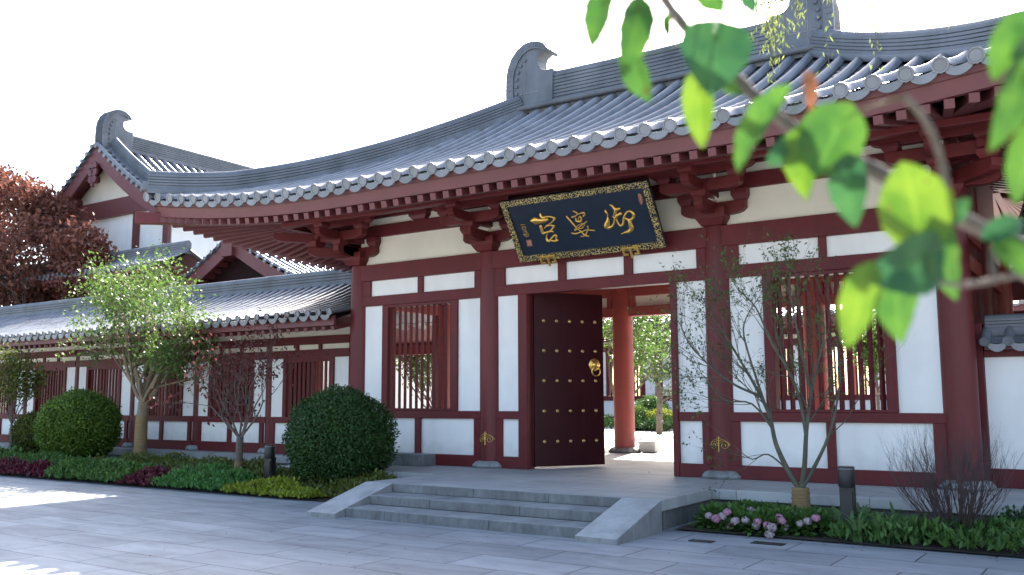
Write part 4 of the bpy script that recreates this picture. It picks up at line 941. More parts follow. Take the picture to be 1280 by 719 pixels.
leaves_at(rg, tips, 9500, 0.15, 0.085, 0.047, 'crown', 'lime', t)

# small maroon maple
rg = np.random.default_rng(12); b = np.array([-13.45, -1.7, G])
t = thing('maple_tree', 'small maroon-leaved tree with straw-wrapped trunk between the lime tree and ball shrub', 'tree', b)
mb = MB(); tips = []
mb.tube([b, b+[0, 0, 0.4], b+[0.02, 0, 0.85]], [0.075, 0.068, 0.062], 10); f0 = b+np.array([0.02, 0, 0.8])
for ang, el, L in ((3.2, 0.5, 1.0), (2.6, 0.95, 1.1), (0.1, 0.9, 1.0), (0.6, 1.1, 1.1), (1.4, 1.35, 1.2), (4.5, 1.1, 1.0), (3.7, 0.75, 1.0)):
    grow(rg, mb, f0, (math.cos(ang)*math.cos(el), math.sin(ang)*math.cos(el), math.sin(el)), L*0.8, 0.021, 0, 3, tips, 0.72, 3, 0.04, 0.74)
mb.build('trunk', 'barkgrey', t, smooth='all')
MB().lathe(b, [(0.085, 0.03), (0.083, 0.2), (0.075, 0.42)], 14).build('straw_wrap', 'straw', t, smooth=True)
leaves_at(rg, tips, 1000, 0.10, 0.085, 0.042, 'crown', 'mapleleaf', t, droop=0.8)

# nearly bare multi-stem tree right
rg = np.random.default_rng(13); Yt = -2.1; b = at(1002, 646, 1, Yt); b[2] = G
t = thing('slender_tree', 'thin tree with bare arching branches and straw-wrapped foot in the flower bed', 'tree', b)
mb = MB(); tips = []
f0 = at(1001, 612, 1, Yt)
mb.tube([b, (b+f0)/2, f0], [0.10, 0.09, 0.082], 12)
def pxline(L, y0, y1, r0, r1, nsub):
    n = len(L); pts = [at(x, y, 1, y0+(y1-y0)*i/(n-1)+rg.normal()*0.015) for i, (x, y) in enumerate(L)]
    out = []
    for i in range(n-1):
        p0, p1, p2, p3 = pts[max(i-1, 0)], pts[i], pts[i+1], pts[min(i+2, n-1)]
        for j in range(4):
            s = j/4; out.append(0.5*(2*p1+(p2-p0)*s+(2*p0-5*p1+4*p2-p3)*s*s+(3*p1-p0-3*p2+p3)*s**3))
    out.append(pts[-1]); m_ = len(out)
    mb.tube(out, [r0+(r1-r0)*i/(m_-1) for i in range(m_)], 7, cap=False)
    for _ in range(int(nsub*1.5)):
        i = int(m_*(0.35+0.64*rg.random())); i = min(i, m_-2); d = out[i+1]-out[i]; d /= np.linalg.norm(d)
        grow(rg, mb, out[i], d+rnd_unit(rg, 1)[0]*0.75+np.array([-0.15, 0, -0.02]), (0.34+0.30*rg.random())*(1.0 if out[i][2] < 2.2 else 0.5), max((r0+(r1-r0)*i/m_)*0.42, 0.003), 1, 3, tips, 0.5, 3, 0.03, 0.72, 0.10, 5)
pxline([(1000, 612), (985, 588), (970, 555), (962, 520), (948, 490), (925, 450), (900, 408), (878, 372)], Yt, -1.7, 0.036, 0.006, 11)
pxline([(1002, 612), (1006, 580), (1008, 540), (1013, 500), (1021, 460), (1030, 420), (1028, 385)], Yt, -2.3, 0.034, 0.005, 8)
pxline([(1003, 610), (1020, 580), (1036, 545), (1045, 510), (1050, 470), (1046, 425)], Yt, -1.9, 0.026, 0.005, 4)
pxline([(1008, 545), (1000, 500), (985, 462), (965, 430), (945, 385), (922, 362)], -2.15, -2.5, 0.024, 0.006, 8)
pxline([(985, 588), (960, 568), (940, 574), (920, 560)], -2.05, -2.5, 0.012, 0.004, 3)
pxline([(951, 495), (920, 482), (890, 460), (862, 430), (850, 405)], -1.9, -2.1, 0.018, 0.005, 8)
pxline([(1014, 490), (1000, 430), (990, 380), (986, 355), (989, 338)], -2.2, -2.0, 0.018, 0.005, 8)
pxline([(968, 540), (940, 505), (905, 500), (880, 470)], -2.0, -2.4, 0.014, 0.005, 5)
pxline([(958, 510), (935, 440), (930, 405), (948, 372)], -1.9, -1.5, 0.016, 0.005, 7)
mb.build('trunk', 'barkgreen', t, smooth='all')
mb = MB()
zz = np.linspace(b[2]+0.05, f0[2]+0.02, 15); mb.lathe((b[0], b[1], 0), [((0.108 if i % 2 else 0.117)-0.001*i, z_) for i, z_ in enumerate(zz)], 18); mb.build('straw_wrap', 'straw', t, smooth='all')
tips = [q for q in tips if q[0][2] < 3.15]
leaves_at(rg, tips, 3300, 0.010, 0.046, 0.022, 'crown', 'small', t)

# bare twiggy shrub right
rg = np.random.default_rng(14); b = np.array([-1.62, -2.3, G])
t = thing('bare_shrub', 'leafless purple-brown twiggy shrub in front of the last column', 'shrub', b)
mb = MB(); tips = []
for i in range(60):
    a = 2*math.pi*i/60+rg.random(); lean = 0.15+1.15*rg.random()
    grow(rg, mb, b+np.array([math.cos(a), math.sin(a), 0])*0.10*rg.random(), (math.cos(a)*lean, math.sin(a)*lean, 1.0), 0.56+0.12*rg.random(), 0.0075, 0, 3, tips, 0.50, 3, 0.09, 0.55, 0.07, 5)
mb.build('stems', 'twig', t, smooth='all')

# plum tree behind the gallery, far left
rg = np.random.default_rng(15)
t = thing('plum_tree', 'broad purple-brown leaved tree towering behind the gallery at the left edge', 'tree', (-34.5, 5.7, -0.1))
mb = MB(); tips = []; b = np.array([-34.5, 5.7, -0.1]); mb.tube([b, b+[0, 0, 2.2]], [0.28, 0.24], 10)
for i in range(7): grow(rg, mb, b+np.array([0, 0, 2.0]), (math.cos(i*0.9)*0.7, math.sin(i*0.9)*0.7, 1), 2.4, 0.14, 0, 3, tips, 0.6, 3, 0.08, 0.7)
mb.build('trunk', 'barkgrey', t, smooth='all')
P = []
for x, y, r, n in ((15, 265, 48, 2500), (66, 280, 36, 1900), (40, 330, 58, 3000), (100, 312, 30, 1500), (108, 345, 30, 1200), (-5, 235, 30, 1200), (75, 362, 36, 1500), (-35, 300, 60, 2200), (10, 360, 46, 1800), (-40, 240, 40, 1200), (124, 330, 22, 450), (40, 250, 24, 700)):
    c = at(x, y, 1, 5.9+rg.normal()*0.5); rr = r/29.5
    u = rnd_unit(rg, n)*(0.45+0.6*rg.random(n)**0.6)[:, None]; P.append(c+u*rr*np.array([1, 0.9, 0.9])+rg.normal(size=(n, 3))*0.12)
P = np.concatenate(P); n = len(P); D = rnd_unit(rg, n); N = rnd_unit(rg, n); N[:, 2] = abs(N[:, 2])
leaf_obj('crown', P, D, N, 0.20*(0.6+0.8*rg.random(n)), 0.12, 'plum', t)

def simple_tree(name, label, px, py_base, Y, zb, h, crown, m, seed, nleaf, ls, cat='tree', trunk='barkgrey', r=0.06, group=None, fork=0.35, spr=0.6, aspect=0.5, droop=0.0, spread=0.14):
    rg = np.random.default_rng(seed); b = at(px, py_base, 1, Y); b[2] = zb
    t = thing(name, label, cat, b, group); mb = MB(); tips = []
    f0 = b+np.array([0.03, 0, h*fork]); mb.tube([b, (b+f0)/2+[0.03, 0, 0], f0], [r*1.2, r, r*0.9], 8)
    for i in range(6):
        a = i*1.05+rg.random(); e = 0.9+0.5*rg.random()
        grow(rg, mb, f0, (math.cos(a)*math.cos(e)*crown, math.sin(a)*math.cos(e)*crown, math.sin(e)), h*(1-fork)*0.42, r*0.5, 0, 3, tips, spr, 3, 0.10, 0.66)
    mb.build('trunk', trunk, t, smooth='all'); leaves_at(rg, tips, nleaf, spread, ls, ls*aspect, 'crown', m, t, droop); return t
simple_tree('young_tree', 'thin young tree with pale leaves at the left edge before the gallery', 12, 560, -0.9, G, 2.7, 0.9, 'olive', 21, 2600, 0.09, r=0.035)
simple_tree('courtyard_tree', 'bright yellow-green tree behind the red column inside the courtyard', 776, 540, 8.8, 0.0, 4.4, 1.3, 'fresh', 22, 4200, 0.11, fork=0.15, spread=0.2, group='trees in the sunlit courtyard')
simple_tree('courtyard_tree', 'loose green tree in the courtyard seen through the left barred window', 545, 540, 8.6, 0.0, 4.4, 1.3, 'lime', 24, 9000, 0.13, fork=0.12, spread=0.22, group='trees in the sunlit courtyard')
simple_tree('courtyard_tree', 'second loose tree in the courtyard, behind the first at the left barred window', 505, 540, 11.5, 0.0, 4.6, 1.3, 'pineleaf', 27, 8000, 0.13, aspect=0.4, fork=0.12, spread=0.22, group='trees in the sunlit courtyard')
simple_tree('courtyard_tree', 'green tree in the courtyard behind the gallery window beside the gate hall', 395, 540, 9.5, 0.0, 4.2, 1.1, 'lime', 25, 4500, 0.13, group='trees in the sunlit courtyard')
simple_tree('courtyard_tree', 'low yellow-green tree in the courtyard seen through the right barred window', 1098, 545, 15.0, 0.0, 3.4, 1.1, 'lime', 26, 4500, 0.14, group='trees in the sunlit courtyard')
# pine seen through the doorway: needles in flat pads
rg = np.random.default_rng(23); b = at(824, 540, 1, 14.5); b[2] = 0.0
t = thing('pine_tree', 'grey-green pine in layered pads, seen through the doorway', 'tree', b); mb = MB()
mb.tube([b, b+[0.05, 0, 1.2], b+[-0.1, 0, 2.2], b+[0.1, 0, 3.2], b+[0.05, 0, 3.9]], [0.11, 0.10, 0.08, 0.06, 0.02], 8); P = []
for i in range(34):
    h = 1.1+2.7*rg.random(); a = rg.random()*6.28; L = 1.05*(1.2-h/5.2)*(0.5+0.6*rg.random()); e = b+np.array([math.cos(a)*L, math.sin(a)*L, h+0.1])
    mb.tube([b+[0, 0, h-0.15], (b+[0, 0, h]+e)/2, e], [0.03, 0.022, 0.01], 5, cap=False)
    P.append(e+rg.normal(size=(240, 3))*np.array([0.24, 0.24, 0.08]))
mb.build('trunk', 'barkgrey', t, smooth='all'); P = np.concatenate(P); n = len(P); D = rnd_unit(rg, n); D[:, 2] = abs(D[:, 2])
leaf_obj('crown', P, D, rnd_unit(rg, n), 0.15, 0.020, 'pineleaf', t)
c = at(797, 521, 1, 18.0); ball_shrub('clipped_shrub', 'round green shrub just right of the red column in the courtyard', (c[0], c[1], 0.35), (0.55, 0.5, 0.5), 0, 'ballsun', 2500, 0.07, 31, 'shrubs in the courtyard')
c = at(814, 514, 1, 19.0); ball_shrub('clipped_shrub', 'larger dark round shrub behind the pine trunk in the courtyard', (c[0], c[1], 0.5), (0.75, 0.6, 0.72), 0, 'green', 3000, 0.08, 32, 'shrubs in the courtyard')
c = at(826, 524, 1, 18.0); ball_shrub('clipped_shrub', 'yellow-green low shrub in front of the dark one in the courtyard', (c[0], c[1], 0.35), (0.55, 0.5, 0.42), 0, 'yellow', 2500, 0.07, 33, 'shrubs in the courtyard')

# low planting: masses nobody could count
def cover(name, poly, h, n, m, ls, asp, seed, z=G+0.02, kind='stuff', up=0.5, label=None, cat=None):
    """leafy cover over a polygon in plan, mounded to height h"""
    rg = np.random.default_rng(seed); poly = np.array(poly, float); lo_, hi = poly.min(0), poly.max(0); P = np.empty((0, 2))
    def inside(q):
        r = np.zeros(len(q), bool); j = len(poly)-1
        for i in range(len(poly)):
            a, b_ = poly[i], poly[j]
            c_ = ((a[1] > q[:, 1]) != (b_[1] > q[:, 1])) & (q[:, 0] < (b_[0]-a[0])*(q[:, 1]-a[1])/(b_[1]-a[1]+1e-12)+a[0]); r ^= c_; j = i
        return r
    while len(P) < n:
        q = lo_+(hi-lo_)*rg.random((n*2, 2)); P = np.concatenate([P, q[inside(q)]])
    P = P[:n]; d = np.full(n, 9.0); j = len(poly)-1
    for i in range(len(poly)):
        a, b_ = poly[i], poly[j]; ab = b_-a; t_ = np.clip(((P-a)@ab)/(ab@ab), 0, 1); d = np.minimum(d, np.linalg.norm(P-a-t_[:, None]*ab, axis=1)); j = i
    hh = h*np.minimum(1, 0.30+d/(h*1.1))*(0.85+0.18*np.sin(P[:, 0]*5+seed)*np.cos(P[:, 1]*7))
    cell = np.floor(P/0.19+rg.normal(size=(n, 2))*0.12).astype(int); hsh = np.abs(np.sin(cell[:, 0]*12.9898+cell[:, 1]*78.233+seed)*43758.5453) % 1.0
    hh = hh*(0.62+0.62*hsh)
    Z = z+hh*(1-0.75*rg.random(n)**1.7)
    Q = np.column_stack([P+rg.normal(size=(n, 2))*0.05, Z]); D = rnd_unit(rg, n); D[:, 2] = abs(D[:, 2])+up; N = rnd_unit(rg, n); N[:, 2] = abs(N[:, 2])+0.5
    o = leaf_obj(name, Q, D, N, ls*(0.7+0.6*rg.random(n)), ls*asp*(0.7+0.6*rg.random(n)), m, None, kind=kind)
    o['label'] = label; o['category'] = cat; return o
yf_ = -2.95
cover('crimson_ground_cover', [(-24, yf_), (-17.5, yf_), (-17.9, -2.45), (-24, -2.3)], 0.26, 9000, 'crimson', 0.085, 0.6, 41, label='crimson leafy bedding along the paving at the far left', cat='ground cover')
cover('green_ground_cover', [(-17.45, yf_), (-15.1, yf_), (-14.6, -2.2), (-17.9, -2.0), (-17.9, -2.4)], 0.30, 9000, 'green', 0.10, 0.5, 42, label='broad-leaved green bedding below the sunlit ball shrub', cat='ground cover')
cover('crimson_ground_cover', [(-15.1, yf_), (-14.2, yf_), (-13.3, -2.25), (-13.9, -2.1), (-14.6, -2.3)], 0.24, 3600, 'crimson', 0.08, 0.6, 43, label='narrow crimson strip of bedding between two green patches', cat='ground cover')
cover('mint_ground_cover', [(-14.15, yf_), (-12.35, yf_), (-12.0, -2.35), (-13.2, -2.1)], 0.34, 9500, 'mint', 0.085, 0.32, 44, label='rounded patch of fine bright green leaves below the maroon tree', cat='ground cover')
cover('yellow_ground_cover', [(-12.3, yf_), (-10.4, yf_), (-10.3, -2.7), (-11.9, -2.45)], 0.20, 5200, 'yellow', 0.075, 0.6, 45, label='yellow-green bedding at the foot of the left bollard light', cat='ground cover')
cover('olive_ground_cover', [(-18.4, -2.0), (-14.5, -2.15), (-12.9, -2.0), (-12.6, -1.0), (-17.5, -0.9)], 0.36, 13000, 'olive', 0.07, 0.5, 46, label='olive green clipped mound around the lime tree trunk', cat='ground cover')
cover('dark_ground_cover', [(-13.0, -2.2), (-11.9, -2.4), (-10.3, -2.65), (-9.4, -2.92), (-9.15, -2.5), (-9.15, -1.7), (-12.8, -1.2)], 0.30, 12000, 'olive', 0.08, 0.5, 47, label='dark olive bedding around the big clipped ball', cat='ground cover')
cover('wild_ground_cover', [(-26, -2.3), (-17.9, -2.4), (-18.4, -1.6), (-26, -0.8)], 0.36, 7000, 'green', 0.11, 0.4, 48, label='tall mixed green planting at the far left of the bed', cat='ground cover')
cover('leafy_ground_cover', [(-2.75, -2.86), (4, -2.86), (4, -2.0), (-2.75, -2.05)], 0.19, 8500, 'green', 0.105, 0.36, 49, label='green leafy bedding under the bare shrub', cat='ground cover')
cover('low_hedge', [(-1.45, -2.1), (4, -2.1), (4, -1.62), (-1.45, -1.62)], 0.42, 9000, 'ballleaf', 0.06, 0.5, 50, label='dark low hedge against the terrace at the right edge', cat='ground cover')
cover('bed_ground_cover', [(-4.4, -2.2), (-2.75, -2.2), (-2.75, -1.7), (-4.4, -1.7)], 0.18, 4200, 'green', 0.075, 0.45, 51, label='low green bedding behind the pink flowers', cat='ground cover')
c0, c1 = at(750, 539, 2, 0), at(845, 539, 2, 0)
cover('courtyard_hedge', [(c0[0]-9, 16.6), (c1[0]+8, 16.6), (c1[0]+8, 17.6), (c0[0]-9, 17.6)], 0.60, 20000, 'ballleaf', 0.10, 0.5, 52, z=0.0, label='clipped hedge across the courtyard', cat='hedge')

# pink flowering plants: dome of broad leaves under round heads
rg = np.random.default_rng(60)
heads = [(895, 649, 0, 1), (903, 646, 1, 0), (909, 641, 0, 1), (923, 642, 0, 2), (939, 639, 1, 2), (912, 658, 0, 0), (932, 651, 1, 1), (947, 653, 0, 3), (945, 658, 1, 3), (959, 657, 0, 3), (965, 660, 1, 3), (974, 647, 0, 4), (977, 652, 0, 4), (981, 660, 1, 4), (987, 640, 0, 5), (995, 645, 0, 5), (1008, 643, 0, 5), (1020, 648, 0, 6), (1010, 652, 1, 6), (962, 669, 1, 3), (886, 645, 1, 0), (1000, 655, 1, 6), (919, 652, 1, 1), (968, 641, 1, 5)]
centers = [(897, 657), (915, 654), (932, 645), (957, 662), (978, 656), (995, 648), (1015, 656)]
flab = ['pink-flowered plant nearest the right side slab of the steps', 'pink-flowered plant second from the steps, one low bright head', 'pink-flowered plant set back against the terrace with a grey faded head', 'pink-flowered plant at the bed edge with a cluster of pale heads', 'pink-flowered plant left of the wrapped trunk with two deep pink heads', 'pink-flowered plant right behind and around the wrapped trunk', 'pink-flowered plant right of the wrapped trunk, last before the irises']
yy = [-2.55, -2.6, -2.15, -2.68, -2.5, -2.15, -2.5]
for i, (px, py) in enumerate(centers):
    c = at(px, py, 1, yy[i]); c[2] = G+0.02
    t = thing('flowering_plant', flab[i], 'flowering plant', c, 'pink flowering plants by the steps')
    n = 420; U = rnd_unit(rg, n); U[:, 2] = abs(U[:, 2]); P = c+U*np.array([0.24, 0.22, 0.24])*(0.4+0.6*rg.random(n)**0.5)[:, None]
    D = U+rnd_unit(rg, n)*0.6; leaf_obj('foliage', P, D, np.tile([0, 0, 1.0], (n, 1))+rnd_unit(rg, n)*0.5, 0.085*(0.7+0.6*rg.random(n)), 0.055, 'green', t)
    for hx, hy, pale, own in heads:
        if own != i: continue
        q = at(hx, hy, 1, yy[i]-0.17-0.09*rg.random()); n = 150; U = rnd_unit(rg, n); U[:, 2] = U[:, 2]*0.8+0.15
        r_ = 0.038+0.014*rg.random(); P = q+U*r_*(0.75+0.25*rg.random(n))[:, None]
        D = np.cross(U, rnd_unit(rg, n)); leaf_obj('flower_head', P-D*0.008, D, U, 0.027, 0.025, 'petalpale' if pale else 'petal', t, fold=0.3)
# irises: fans of strap leaves
il = ['iris clump just left of the right bollard light', 'iris clump against the terrace behind the right bollard light', 'iris clump with broad pale blades right of the right bollard light', 'iris clump with one blade bent flat, at the paving edge', 'iris clump nearest the foot of the bare shrub', 'small iris clump between the pink flowers and the bollard light', 'tall iris clump against the terrace, left of the bare shrub', 'low iris clump in front of the bollard light']
for i, (px, py, Y) in enumerate([(1052, 670, -2.45), (1075, 650, -1.95), (1092, 672, -2.55), (1112, 676, -2.7), (1150, 675, -2.5), (1040, 665, -2.35), (1118, 655, -2.0), (1072, 676, -2.75)]):
    rg = np.random.default_rng(70+i); c = at(px, py, 1, Y); c[2] = G+0.02; mb = MB()
    for j in range(13):
        a = rg.random()*6.28; ln = 0.28+0.24*rg.random(); sp_ = 0.15+0.55*rg.random(); wd = 0.017+0.013*rg.random()
        d = np.array([math.cos(a), math.sin(a), 0]); sd_ = np.array([-math.sin(a), math.cos(a), 0]); b0 = c+d*0.03+rg.normal(size=3)*[0.04, 0.04, 0]; rows = []
        for k in range(6):
            u = k/5; q = b0+d*sp_*ln*u**1.6+np.array([0, 0, ln*(u-0.28*u**3*(1+sp_))]); ww = wd*(1-u**2.2)+0.001
            rows.append([q-sd_*ww, q+d*0.004, q+sd_*ww])
        mb.grid(rows)
    solo(mb, 'iris_plant', 'iris', il[i], 'iris', tuple(c), 'irises in the right bed')
#@@FURN
# ------------------------------------------------------------------ small things
def bollard(label, c, rot):
    t = thing('bollard_light', label, 'bollard light', c, 'bollard lights in the beds')
    x, y, z = c; h = 0.76
    mb = MB(); mb.box(x-0.075, x+0.075, y-0.035, y+0.075, z-0.03, z+h-0.2); mb.build('post', 'metal', t, bevel=0.006)
    mb = MB(); mb.lathe((x, y, z), [(0.085, h-0.22), (0.088, h-0.215), (0.088, h-0.012), (0.082, h), (0.0, h+0.001)], 28); mb.build('lamp_head', 'metal', t, smooth=True)
    MB().lathe((x, y, z), [(0.0883, h-0.03), (0.0888, h-0.027), (0.0888, h-0.022), (0.0883, h-0.019)], 28).build('cap_seam', 'stone', t, smooth=True)
    MB().box(x-0.065, x+0.065, y-0.055, y-0.037, z+0.1, z+h-0.26).build('diffuser', 'metal', t, bevel=0.003)
bollard('dark bronze bollard light in the left bed before the big ball shrub', (-12.02, -2.25, G), 0)
bollard('dark bronze bollard light in the right bed among the irises', (-2.68, -2.40, G), 0)
c = at(810, 566, 2, 0); t = MB().box(-8.84, -8.46, 5.06, 5.36, 0.012, 0.235).box(-8.86, -8.44, 5.04, 5.38, 0.2, 0.245)
solo(t, 'white_box', 'white', 'small pale box on the floor beside the red column inside the doorway', 'box', (-8.65, 5.2, 0.002), bevel=0.01)
c = at(877, 677, 2, G); solo(MB().box(c[0]-0.13, c[0]+0.13, c[1]-0.06, c[1]+0.06, G+0.002, G+0.010), 'drain_cover', 'metal', 'small dark drain plate in the paving right of the steps', 'drain cover', (c[0], c[1], G), bevel=0.003)
c = at(960, 680, 2, G); solo(MB().box(c[0]-0.17, c[0]+0.17, c[1]-0.07, c[1]+0.09, G+0.002, G+0.008), 'drain_cover', 'metal', 'dark puddle on the paving at the flower bed edge', 'drain cover', (c[0], c[1], G), bevel=0.003)  # stands for a puddle, built as a thin dark plate
c = np.array([-11.62, -2.86, G]); mb = MB(); mb.lathe(c+[0, 0, 0.0], [(0.05, 0.02), (0.05, 0.05)], 12).tube([c+[0, 0.03, 0.09], c+[0, -0.10, 0.12]], [0.06, 0.065], 14)
solo(mb, 'ground_spotlight', 'metal', 'small dark spotlight low in the yellow bedding by the left bollard', 'spotlight', tuple(c), smooth=True)

# willow whose hanging twigs dip into the top of the picture
rg = np.random.default_rng(80); b = np.array([2.6, -6.4, G])
t = thing('willow_tree', 'willow with thin yellow-green strands hanging in at the top right', 'tree', b); mb = MB()
mb.tube([b, b+[-0.1, 0, 2.0], b+[-0.3, 0, 4.0], b+[-0.7, 0, 5.6]], [0.22, 0.2, 0.16, 0.11], 10)
strands = [(935, 30, 7.0), (945, 40, 7.1), (962, 95, 7.0), (972, 55, 7.2), (968, 70, 6.9), (985, 50, 7.0), (958, 60, 7.3), (995, 30, 7.1), (978, 40, 6.8), (1003, 18, 7.2), (1098, 82, 6.8), (1036, 85, 7.0), (1094, 55, 7.0), (1182, 22, 6.5), (1140, -20, 6.7), (900, 15, 7.2), (880, 25, 7.4), (862, 14, 7.3), (925, -10, 7.0), (1060, -15, 7.0), (1215, -20, 6.4), (950, 18, 7.4)]
LP, LD = [], []
hub = b+np.array([-0.7, 0, 5.6]); tops = []
for x, y, d in strands:
    e = atd(x, y, d); top = e+np.array([0.05*rg.normal(), 0.05*rg.normal(), 0]); top[2] = 5.3+0.2*rg.random(); tops.append(top)
    pts = [top]; n = 12
    for k in range(1, n+1):
        u = k/n; pts.append(top*(1-u)+e*u+np.array([0.03*math.sin(u*7+x), 0.03*math.cos(u*6+x), 0])*(1-u*0.3))
    mb.tube(pts, 0.0028, 4, cap=False)
    full = x in (962, 972, 968, 985, 958, 978, 995, 945, 1003, 950)
    for k in range(1, n+1):
        u = k/n
        for j in range(11 if full else 4):
            if pts[k][2] > 4.9: continue
            LP.append(pts[k]+rg.normal(size=3)*0.03); v = rnd_unit(rg, 1)[0]*0.6; v[2] -= 0.8; LD.append(v)
for i in range(0, len(tops), 1):
    a = hub+np.array([0, 0, 0.1]); q = tops[i]; mb.tube([a, (a+q)/2+[0, 0, 0.35], q], [0.02, 0.012, 0.004], 5, cap=False)
mb.build('trunk', 'barkgrey', t, smooth='all')
n = len(LP); leaf_obj('hanging_leaves', LP, LD, rnd_unit(rg, n), 0.055*(0.7+0.6*rg.random(n)), 0.012, 'willow', t)

# near tree at the right: its branch and leaves hang before the camera
rg = np.random.default_rng(90); b = np.array([1.35, -11.35, G])
t = thing('near_tree', 'close out-of-focus branch with heart-shaped green leaves at the upper right', 'tree', b)
mb = MB(); mb.tube([b, b+[-0.03, 0, 1.0], b+[0.0, 0.05, 2.2], b+[0.1, 0.1, 3.4]], [0.07, 0.06, 0.045, 0.02], 12); mb.build('trunk', 'barkgrey', t, smooth=True)
BR = []
def limb(px, r0, r1, extra=()):
    pts = [np.array(e, float) for e in extra]+[atd(x, y, d) for x, y, d in px]; out = []; n = len(pts)
    for i in range(n-1):
        p0, p1, p2, p3 = pts[max(i-1, 0)], pts[i], pts[i+1], pts[min(i+2, n-1)]
        for j in range(6):
            s = j/6; out.append(0.5*(2*p1+(p2-p0)*s+(2*p0-5*p1+4*p2-p3)*s*s+(3*p1-p0-3*p2+p3)*s**3))
    out.append(pts[-1]); m_ = len(out); rs = [(r0+(r1-r0)*i/(m_-1))*(1+0.10*math.sin(i*1.7)+0.07*rg.normal()) for i in range(m_)]
    MB().tube(out, rs, 12).build('branch', 'barkgrey', t, smooth=True); BR.extend(out)
limb([(1400, 362, 1.10), (1290, 314, 1.12), (1235, 290, 1.14), (1180, 262, 1.16), (1120, 228, 1.19), (1060, 195, 1.22), (995, 163, 1.25), (945, 122, 1.28), (900, 78, 1.30), (858, 36, 1.33), (825, -10, 1.35), (800, -60, 1.36)], 0.0120, 0.0075, [(1.34, -11.35, 0.95), (0.95, -11.5, 1.12)])
limb([(1184, 264, 1.16), (1181, 225, 1.14), (1172, 185, 1.13), (1155, 148, 1.12), (1132, 122, 1.11)], 0.0055, 0.0045)
limb([(1330, 330, 1.11), (1285, 340, 1.09), (1235, 352, 1.08), (1200, 356, 1.08), (1166, 353, 1.07)], 0.0045, 0.0028)
limb([(1248, 297, 1.13), (1240, 318, 1.10), (1243, 350, 1.085)], 0.0045, 0.003)
limb([(820, -20, 1.35), (790, -12, 1.33), (760, -14, 1.31)], 0.003, 0.002)
limb([(1345, 335, 1.09), (1310, 200, 1.07), (1300, 100, 1.06), (1290, 10, 1.06)], 0.006, 0.003)
LV = [(757, -8, 738, 62, 36, 1.31, 'nl1', 0.5), (799, 14, 779, 96, 44, 1.30, 'nl1', 0.2), (789, 78, 812, 128, 34, 1.33, 'nl1', 0.3), (833, 24, 836, 50, 13, 1.33, 'nl1', 0.2), (880, -16, 905, 16, 36, 1.28, 'nl1', 0.2),
      (930, -22, 944, 20, 26, 1.27, 'nl3', 0.3), (895, 42, 890, 118, 88, 1.30, 'nl3', 0.1), (872, 108, 878, 186, 40, 1.31, 'nl2', 0.15), (968, 128, 916, 214, 34, 1.24, 'nl1', 0.8), (998, 182, 956, 205, 34, 1.24, 'nl3', 0.3),
      (1052, 150, 1018, 222, 84, 1.20, 'nl1', 0.15), (1000, 178, 1008, 250, 46, 1.23, 'nl2', 0.2), (1060, 212, 1068, 284, 48, 1.21, 'nl3', 0.35), (1150, 290, 1128, 200, 90, 1.13, 'nl2', 0.1), (1166, 322, 1084, 348, 76, 1.12, 'nl3', 0.25),
      (1168, 286, 1194, 374, 48, 1.15, 'nl1', 0.25), (1082, 350, 1058, 434, 48, 1.10, 'nl2', 0.15), (1118, 346, 1126, 428, 58, 1.13, 'nl1', 0.2), (1185, 272, 1214, 248, 26, 1.15, 'nl3', 0.3), (1268, 32, 1240, 102, 40, 1.07, 'nl1', 0.15),
      (1282, 92, 1240, 188, 46, 1.06, 'nl1', 0.35), (1292, 172, 1268, 256, 42, 1.06, 'nl1', 0.3), (1242, 292, 1282, 274, 32, 1.12, 'nl3', 0.2), (1256, 306, 1286, 346, 34, 1.11, 'nl1', 0.3), (1012, 96, 1014, 138, 17, 1.24, 'nlb', 0.3), (1288, 52, 1264, 74, 26, 1.06, 'nl1', 0.3), (905, 100, 928, 118, 20, 1.30, 'nl1', 0.3)]
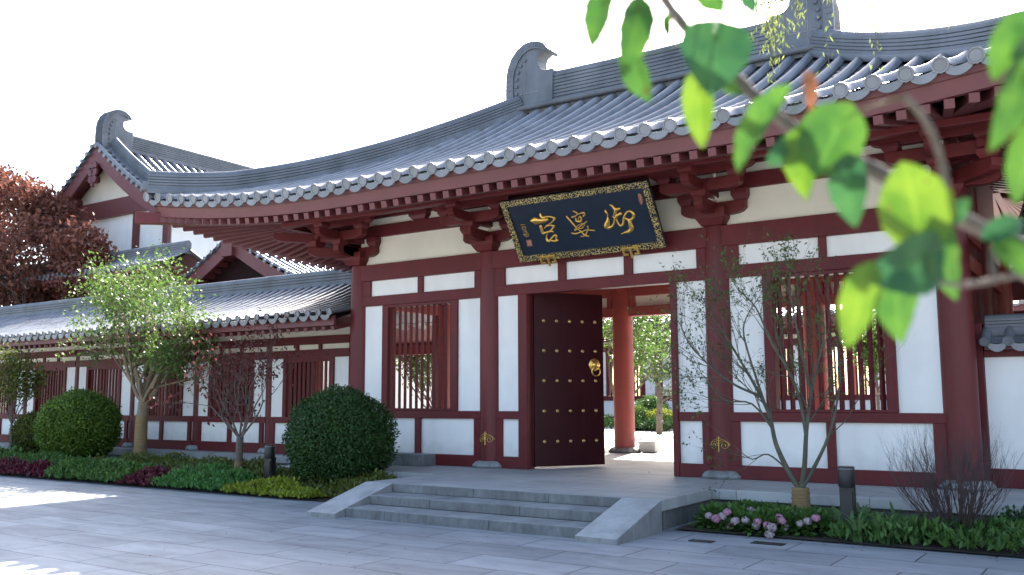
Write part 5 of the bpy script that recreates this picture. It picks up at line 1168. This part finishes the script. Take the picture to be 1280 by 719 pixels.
for bx, by, tx, ty, wpx, d, m_, tilt in LV:
    d -= 0.05; b0 = atd(bx, by, d); e = atd(tx, ty, d-0.03+0.06*rg.random()); ax = e-b0; Ln = np.linalg.norm(ax); ax /= Ln; W_ = wpx/F*d
    vd = (b0-CAM)/np.linalg.norm(b0-CAM); sdv = np.cross(ax, vd); sdv /= np.linalg.norm(sdv); nm_ = np.cross(sdv, ax)
    if nm_[2] < 0: nm_, sdv = -nm_, -sdv
    ct, stl = math.cos(tilt), math.sin(tilt); s2 = sdv*ct+nm_*stl; n2 = nm_*ct-sdv*stl; W_ = W_/max(0.5, ct)
    rows, uvs = [], []; NV, NU = 15, 9; curl = 0.12+0.22*rg.random(); bend = 0.04+0.09*rg.random(); tw = rg.normal()*0.35
    for i in range(NV):
        v = i/(NV-1); wv_ = (math.sin(math.pi*v**0.64)**0.74)*(1-0.12*v) if v < 1 else 0.0
        wv_ = max(wv_, 0.004)*W_*0.52*(1+0.035*math.sin(v*31+bx)+0.02*math.sin(v*57+by))
        row = []
        for j in range(NU):
            u = -1+2*j/(NU-1); back = -0.10*Ln*(abs(u)**2)*(1-v)**4*3
            cw, sw = math.cos(tw*(v-0.4)), math.sin(tw*(v-0.4)); row.append(b0+ax*(Ln*v+back)+(s2*cw+n2*sw)*wv_*u+n2*(abs(u)*wv_*(curl+0.15)-bend*Ln*(2*v-1)**2+0.012*Ln*math.sin(v*19+u*3)*abs(u)))
            uvs.append((u, v, 0))
        rows.append(row)
    o = MB().grid(rows).build('leaf', m_, t, smooth='all')
    at_ = o.data.attributes.new('leafuv', 'FLOAT_VECTOR', 'POINT'); at_.data.foreach_set('vector', np.array(uvs, float).ravel())
    q = min(BR, key=lambda p_: np.linalg.norm(p_-b0)); q2 = b0*0.5+q*0.5+np.array([0, 0, 0.004])
    MB().tube([q, q2, b0, b0+ax*Ln*0.1], [0.0016, 0.0012, 0.0011, 0.0007], 6).build('leaf_stalk', 'small', t, smooth='all')

# a few fallen leaves on the stone
rg = np.random.default_rng(99); n = 70
P = np.column_stack([rg.uniform(-9, 1, n), rg.uniform(-7.5, -4.4, n), np.full(n, G+0.006)])
P2 = np.column_stack([rg.uniform(-8.5, -4.8, 16), rg.uniform(-2.8, 1.5, 16), np.full(16, 0.006)]); P3 = np.column_stack([rg.uniform(-4.3, 0, 30), rg.normal(-3.05, 0.10, 30), np.full(30, G+0.006)])
P = np.concatenate([P, P2, P3]); n = len(P); D = rnd_unit(rg, n); D[:, 2] = 0.1
o = leaf_obj('leaf_litter', P, D, np.tile([0, 0, 1.0], (n, 1))+rnd_unit(rg, n)*0.2, 0.035*(0.6+0.7*rg.random(n)), 0.016, 'plum', None, kind='stuff')
o['label'] = 'small dry leaves scattered over the paving and terrace'; o['category'] = 'fallen leaves'
